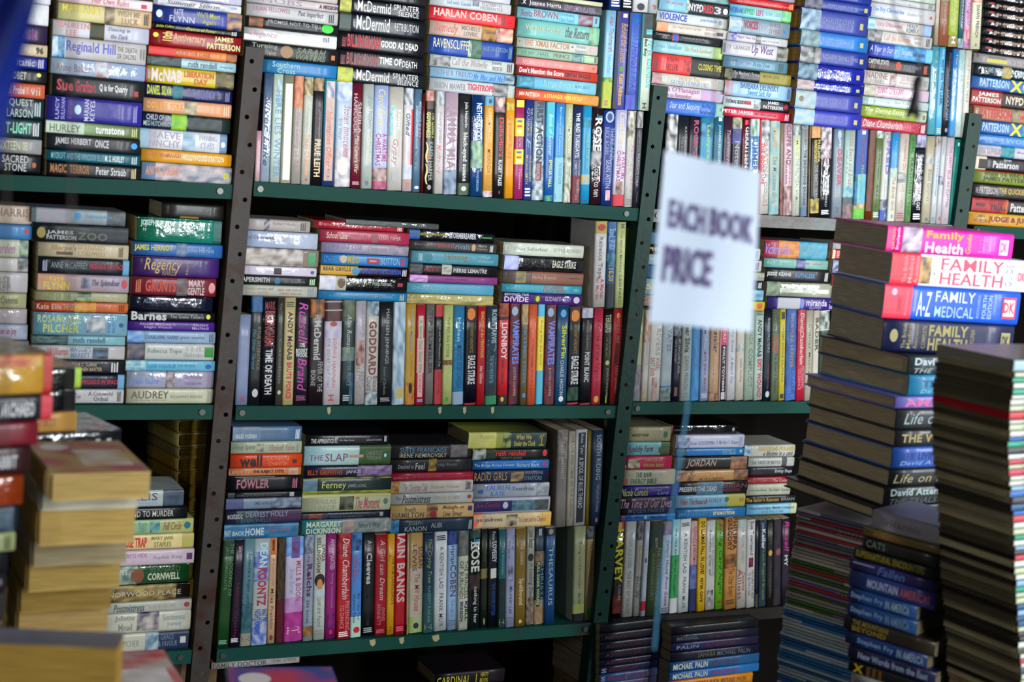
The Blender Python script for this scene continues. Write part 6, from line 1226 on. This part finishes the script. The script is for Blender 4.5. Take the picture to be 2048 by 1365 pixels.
# piles that stand free in front of the shelves; upper travel spines are coloured with the shelf's shade
def pile(px, py_list, depth, theta, rows, W, L, hard, name, pages, opt, scl=None, cat='book', nm=None):
    global seed
    d = ray(px, py_list[0])[:2]; d = d / np.linalg.norm(d); n = -d; th = math.radians(theta)
    n = np.array([n[0] * math.cos(th) - n[1] * math.sin(th), n[0] * math.sin(th) + n[1] * math.cos(th)])
    u = np.array([-n[1], n[0], 0]); nn = np.array([n[0], n[1], 0]); yaw = math.atan2(u[1], u[0])
    P0 = at(px, py_list[0], depth); ref = 2 if opt else 1
    zs = []; 
    for i, yy in enumerate(py_list):
        q = rows[min(i, len(rows) - 1)]; zs.append(on_plane(q[0][ref], yy, P0, nn)[2])
    cnt = len(rows)
    for i, (nums, cols, fl, items) in enumerate(rows):
        seed += 1; z1, z0 = zs[i], zs[i + 1]; T = max(.002, z1 - z0)
        a = xplane(nums[1], z1, P0, u, -1.5, 1.5) if opt or not L else 0
        if L: a = on_plane(nums[1], py_list[i], P0, nn); a = (a - P0) @ u; LL = L
        else: LL = max(.05, xplane(nums[2], z1, P0, u, -1.5, 2) - a)
        if opt and not L: LL = xplane(nums[2], z1, P0, u, -1.5, 1.5) - a
        LL = min(LL, .34)
        if opt: a = xplane(nums[2], z1, P0, u, -1.5, 1.5) - LL
        if theta < -45: a = a - LL
        pos = P0 + u * a; cA = cols[0]; cB = cols[-1]
        place = f"{'on top' if i == 0 else ordi(i) + ' from top'} of the {name}"
        kind = {'book': 'hardback' if hard else 'book', 'magazine': 'magazine'}[cat]
        lab = mk_label(cname(cA), kind, title_of(items), place)
        if len(lab.split()) > 16: lab = ' '.join(lab.split()[:16])
        book((pos[0], pos[1], z0), yaw + R.uniform(-.012, .012), 0, LL, W, T - .0003, cA, cB, items, 1.0, hard, 'gloss' in fl, lab, cat, name, pages=(cols[0] if pages == 'row' else pages), swirl=('#a03c50' if pages == 'row' else True) if 'swirl' in fl else None, seed=seed, name=nm)
    if not name.startswith(NOCRATE): PLINTHS.append((P0 + u * a, yaw, LL, W, zs[-1] - .0004, name))
    return zs, P0, u
for b in BL:
    if b['kind'] != 'P': continue
    tk = b['tk']; px = float(tk[0]); dep = float(tk[1]); th = float(tk[2]); o = tk[3:]
    kv = dict(t.split('=') for t in o if '=' in t); _, ox, oy, sc = b['sc'][0]
    pile(px / sc + ox, [r[0][0] for r in b['rows']] + [b['end']], dep, th, b['rows'], float(kv.get('W', .19)), float(kv['L']) if 'L' in kv else None, 'hard' in o, b['name'], kv.get('pages', '#857a66'), 'R' in o)  # default page colour is darkened for the shade the piles stand in
# the tall magazine pile (bright thin spines) and the tall dark pile at the right edge
PAL = ['#8c8880', '#a8a4a0', '#a82c34', '#6c6c68', '#b0aca0', '#902830', '#5c5868', '#8c8c88']
PALg = ['#8c8878', '#706c64', '#44682c', '#a85c28', '#8c8880', '#3c5c2c', '#a82c34', '#b0a898', '#6c5c8c']
PALb = ['#2c6c98', '#9ca8ac', '#2c5c8c', '#a8a8a0', '#1c5080', '#8c9ca0']
rows = []; ys = []; y = 1016.0
while y < 1395:
    t = (y - 1016) / 349; x = 1595 - 39 * min(1, t * 1.2) + R.uniform(-2, 2)
    pal = PAL if t < .22 else PALg if t < .55 else PALb; c = R.choice(pal)
    c2 = R.choice(pal) if R.random() < .45 else c
    its = [('t', .3 + .3 * R.random(), .9, .3, .7, [R.choice(['#504848', '#b0aca8', '#983038', '#284868'])], 'annual review')] if R.random() < .4 else []
    if c2 != c: its = [('r', .45 * R.random() + .1, 1.0, 0, 1, [c2], '')] + its
    rows.append(([y, x, 0], [c], [], its)); ys.append(y); y += R.uniform(5.6, 7.6)
ys.append(y)
pile(1583, ys, 2.62, -30, rows, .2, .27, False, 'tall pile of thin magazines', '#8a8474', False, cat='magazine', nm='magazine')
rows = []; ys = []; y = 719.0; k = 0
xsl = [(719, 2030), (800, 2022), (900, 2016), (1000, 2024), (1100, 2030), (1250, 2036), (1365, 2044)]
while y < 1400:
    x = np.interp(y, [q[0] for q in xsl], [q[1] for q in xsl]) + R.uniform(-2.5, 2.5)
    if k == 0: c, h, sp = '#686458', 26, '#7c9098'
    elif 815 < y < 832: c, h, sp = '#7c1820', 17, '#983038'
    else: c = R.choice(['#5c5440', '#2c2820', '#7c7256', '#4c4636', '#221e1a', '#3c362a', '#6c6450']); h = R.uniform(8, 14); sp = R.choice(['#a8b0a8', '#305070', '#98a088', '#2c8068', '#7090a8', '#a03848', '#a8a8a0', '#404040', '#285c98'])  # browns carry cover edges plus shade painted into the page colour
    rows.append(([y, x, 0], [c], [], [('r', 0.005, 1, .08, .92, [sp], ''), ('t', .1, .5, .25, .75, ['#303030'], 'volume')])); ys.append(y); y += h; k += 1
ys.append(y)
pile(2028, ys, 2.0, 52, rows, .135, .24, False, 'tall dark pile at the right edge', 'row', False, nm='thin_volume')
# boxes that carry the piles, below the picture
for c0, yaw, Lc, Wc, h, nm in PLINTHS:
    if h < .05: continue
    mw = Matrix.Translation(Vector((c0[0], c0[1], 0))) @ Matrix.Rotation(yaw, 4, 'Z')
    e = bpy.data.objects.new('storage_box', None); C.objects.link(e); e.matrix_world = mw
    tag(e, ' '.join(('plain cardboard box under the ' + nm).split()[:16]), 'box')
    v, f = box_vf(.004, Lc - .004, .004, Wc - .004, 0, h - .006); mesh_obj('box_body', v, f, M_WOOD, e)
    v, f = box_vf(.002, Lc - .002, .002, Wc - .002, h - .0058, h - .0005); mesh_obj('lid', v, f, M_WOOD, e)
# the 300 paperbacks that show largest stay single; the rest of the mass becomes one object
def shown(o):
    bb = [o.matrix_world @ Vector(c) for c in o.bound_box]; q = [proj(c) for c in bb]
    x0, x1 = max(0, min(a for a, b in q)), min(2048, max(a for a, b in q)); y0, y1 = max(0, min(b for a, b in q)), min(1365, max(b for a, b in q))
    return max(0, x1 - x0) * max(0, y1 - y0)
bpy.context.view_layer.update()
allb = [o for o in bpy.data.objects if o.get('category') in ('book', 'magazine')]
for o in [o for o in allb if shown(o) < 30]:
    for c in list(o.children): bpy.data.objects.remove(c)
    bpy.data.objects.remove(o)
pb = sorted([o for o in bpy.data.objects if o.name.startswith('paperback_book')], key=lambda o: -shown(o))
for o in bpy.data.objects:
    if 'label' in o and len(o['label'].split()) > 16: print('LONG', o['label'])
print('paperbacks', len(pb))
rest = pb[KEEP:]
if rest:
    V = []; Fc = []; Cc = []; MI = []; SMo = []; ms = [M_COV, M_GLO, M_PAG, M_INK]
    for o in rest:
        for c in [o] + list(o.children):
            me = c.data; n = len(V); mw = c.matrix_world; V += [tuple(mw @ q.co) for q in me.vertices]
            a = np.zeros(len(me.vertices) * 4, np.float32); me.color_attributes['Col'].data.foreach_get('color', a); Cc.append(a.reshape(-1, 4)[:, :3])
            mi = ms.index(me.materials[0])
            for p in me.polygons: Fc.append(tuple(i + n for i in p.vertices)); MI.append(mi); SMo.append(p.use_smooth)
    for o in rest:
        for c in list(o.children): bpy.data.objects.remove(c)
        bpy.data.objects.remove(o)
    st = mesh_obj('paperback_stock', V, Fc, ms[0], cols=np.concatenate(Cc), smooth=SMo)
    for m in ms[1:]: st.data.materials.append(m)
    st.data.polygons.foreach_set('material_index', MI)
    tag(st, 'thin and half-hidden paperbacks filling the shelves among the larger spines', 'books', kind='stuff')
# ---------------------------------------------------------------- hanging things
def quad_sheet(name, corners, m, nx, ny, wav, thick=.0003, parent=None):
    tl, tr, br, bl = [np.array(c) for c in corners]; nrm = unit(np.cross(tr - tl, bl - tl)); v = []; f = []
    for j in range(ny + 1):
        for i in range(nx + 1):
            u, w_ = i / nx, j / ny; p = tl * (1 - u) * (1 - w_) + tr * u * (1 - w_) + br * u * w_ + bl * (1 - u) * w_
            v.append(p + nrm * wav(u, w_))
    N = len(v); v += [p + nrm * thick for p in v]
    for j in range(ny):
        for i in range(nx):
            q = (j * (nx + 1) + i, j * (nx + 1) + i + 1, (j + 1) * (nx + 1) + i + 1, (j + 1) * (nx + 1) + i); f.append(q); f.append(tuple(k + N for k in q[::-1]))
    o = mesh_obj(name, v, f, m, parent, smooth=True); return o, (tl, tr, br, bl, nrm)
SD = 1.5
cor = [at(1331, 300, SD), at(1521, 345, SD), at(1504, 664, SD), at(1299, 645, SD)]
sg, (tl, tr, br, bl, nrm) = quad_sheet('price_sign', cor, M_PAP, 10, 14, lambda u, v: .0015 * math.sin(u * 5 + v * 2) + .001 * math.cos(v * 7))
tag(sg, 'white paper sign reading EACH BOOK PRICE hanging in front of the shelves', 'sign')
side = 1 if nrm @ (CAM - tl) > 0 else -1
def sign_text(txt, u0, u1, v0, v1, dy):
    v, f = text_vf(txt, 'b'); out = []
    for x, y in v:
        u = u0 + x * (u1 - u0); w_ = v1 - y * (v1 - v0) + dy * x
        p = tl * (1 - u) * (1 - w_) + tr * u * (1 - w_) + br * u * w_ + bl * (1 - u) * w_
        out.append(p + nrm * (.0015 * math.sin(u * 5 + w_ * 2) + .001 * math.cos(w_ * 7) + side * .0012))
    o = mesh_obj('sign_lettering', out, f, M_SIGN, sg)
M_SIGN = mat('marker_ink', '#584a78', rough=.6)
sign_text('EACH', .1, .47, .27, .44, .01); sign_text('BOOK', .52, .96, .275, .45, .01); sign_text('PRICE', .09, .57, .54, .76, .0)
def rope(name, pts, rad, m, label, cat, group=None):
    v = []; f = []; n = len(pts)
    for i, p in enumerate(pts):
        t = unit(np.array(pts[min(i + 1, n - 1)]) - np.array(pts[max(i - 1, 0)])); a = unit(np.cross(t, hy)); b = np.cross(t, a)
        for k in range(6): v.append(np.array(p) + rad * (a * math.cos(k * math.pi / 3 + i * .4) + b * math.sin(k * math.pi / 3 + i * .4)))
    for i in range(n - 1):
        for k in range(6): f.append((i * 6 + k, i * 6 + (k + 1) % 6, i * 6 + 6 + (k + 1) % 6, i * 6 + 6 + k))
    return tag(mesh_obj(name, v, f, m, smooth=True), label, cat, group)
def smooth_pts(pp, d, n=8):
    out = []
    for a in range(len(pp) - 1):
        for k in range(n): t = k / n; out.append(at(pp[a][0] * (1 - t) + pp[a + 1][0] * t, pp[a][1] * (1 - t) + pp[a + 1][1] * t, d))
    out.append(at(*pp[-1], d)); return out
rope('twine', smooth_pts([(1784, -60), (1786, 20), (1797, 55), (1818, 88), (1836, 118), (1840, 165)], 1.6), .0011, M_TWI, 'left dark cord looping down to the hanging black clip', 'cord')
rope('twine', smooth_pts([(1846, -60), (1843, 60), (1840, 165)], 1.6), .0009, M_TWI, 'right straight cord dropping to the hanging black clip', 'cord')
rope('twine', smooth_pts([(146, -60), (143, 420), (138, 900)], 1.05), .0011, M_TWI, 'blurred vertical cord in front of the second left stacks', 'cord')
rope('twine', smooth_pts([(20, -60), (12, 420), (8, 900)], 1.05), .0011, M_TWI, 'blurred vertical cord near the left edge of the picture', 'cord')
rope('twine', smooth_pts([(1436, -60), (1430, 150), (1424, 325)], SD), .0009, M_TWI, 'straight dark cord from which the price sign hangs', 'cord')
rope('string', smooth_pts([(1386, 652), (1372, 830), (1345, 1010), (1318, 1180), (1308, 1300)], SD), .0012, M_BLT, 'thin blue string hanging below the price sign', 'string')
# clip: body of stacked rings tapering both ways with two jaws
cl = bpy.data.objects.new('hanging_clip', None); C.objects.link(cl); cp = at(1838, 150, 1.6); cl.location = cp
tag(cl, 'black plastic clip hanging on cords in front of the right bay stacks', 'clip')
dn = (at(1828, 232, 1.6) - at(1840, 152, 1.6)); ex = unit(np.cross(dn, hy)); ey = unit(np.cross(ex, dn))
v = []; f = []
prof = [(0, .002), (.08, .0052), (.25, .0062), (.4, .0048), (.55, .0058), (.75, .0064), (.9, .005), (1, .002)]
for s, r_ in prof:
    for i in range(12): v.append(dn * s + ex * r_ * math.cos(i * math.pi / 6) + ey * r_ * .7 * math.sin(i * math.pi / 6))
for j in range(len(prof) - 1):
    for i in range(12): f.append((j * 12 + i, j * 12 + (i + 1) % 12, (j + 1) * 12 + (i + 1) % 12, (j + 1) * 12 + i))
f += [tuple(range(11, -1, -1)), tuple(range(84, 96))]
mesh_obj('clip_body', v, f, M_CLP, cl, smooth=True)
for sgn in (-1, 1):
    v = [dn * s + ex * (sgn * o_) + ey * z_ for s, o_ in ((.55, .004), (1.05, .008), (1.12, .004), (.7, .001)) for z_ in (-.002, .002)]
    mesh_obj('jaw', v, [(0, 2, 4, 6), (7, 5, 3, 1), (0, 1, 3, 2), (2, 3, 5, 4), (4, 5, 7, 6), (6, 7, 1, 0)], M_CLP, cl)
# blue tarpaulin hanging at the upper left
v = []; f = []; nx, ny = 14, 16
for j in range(ny + 1):
    t = j / ny; yy = -90 + t * 420; xr_ = 122 - 134 * max(0, (yy + 90) / 390) ** 1.15
    for i in range(nx + 1):
        s = i / nx; p = at(-220 + (xr_ + 220) * s, yy, 1.0); v.append(p + hy * (.014 * math.sin(s * 14 + t * 2) + .01 * math.sin(s * 31)))
N = len(v); v += [p + hy * .0006 for p in v]
for j in range(ny):
    for i in range(nx):
        q = (j * (nx + 1) + i, j * (nx + 1) + i + 1, (j + 1) * (nx + 1) + i + 1, (j + 1) * (nx + 1) + i); f.append(q); f.append(tuple(k + N for k in q[::-1]))
tag(mesh_obj('blue_tarpaulin', v, f, M_BLU, smooth=True), 'blue tarpaulin hanging close by at the upper left corner', 'tarpaulin')
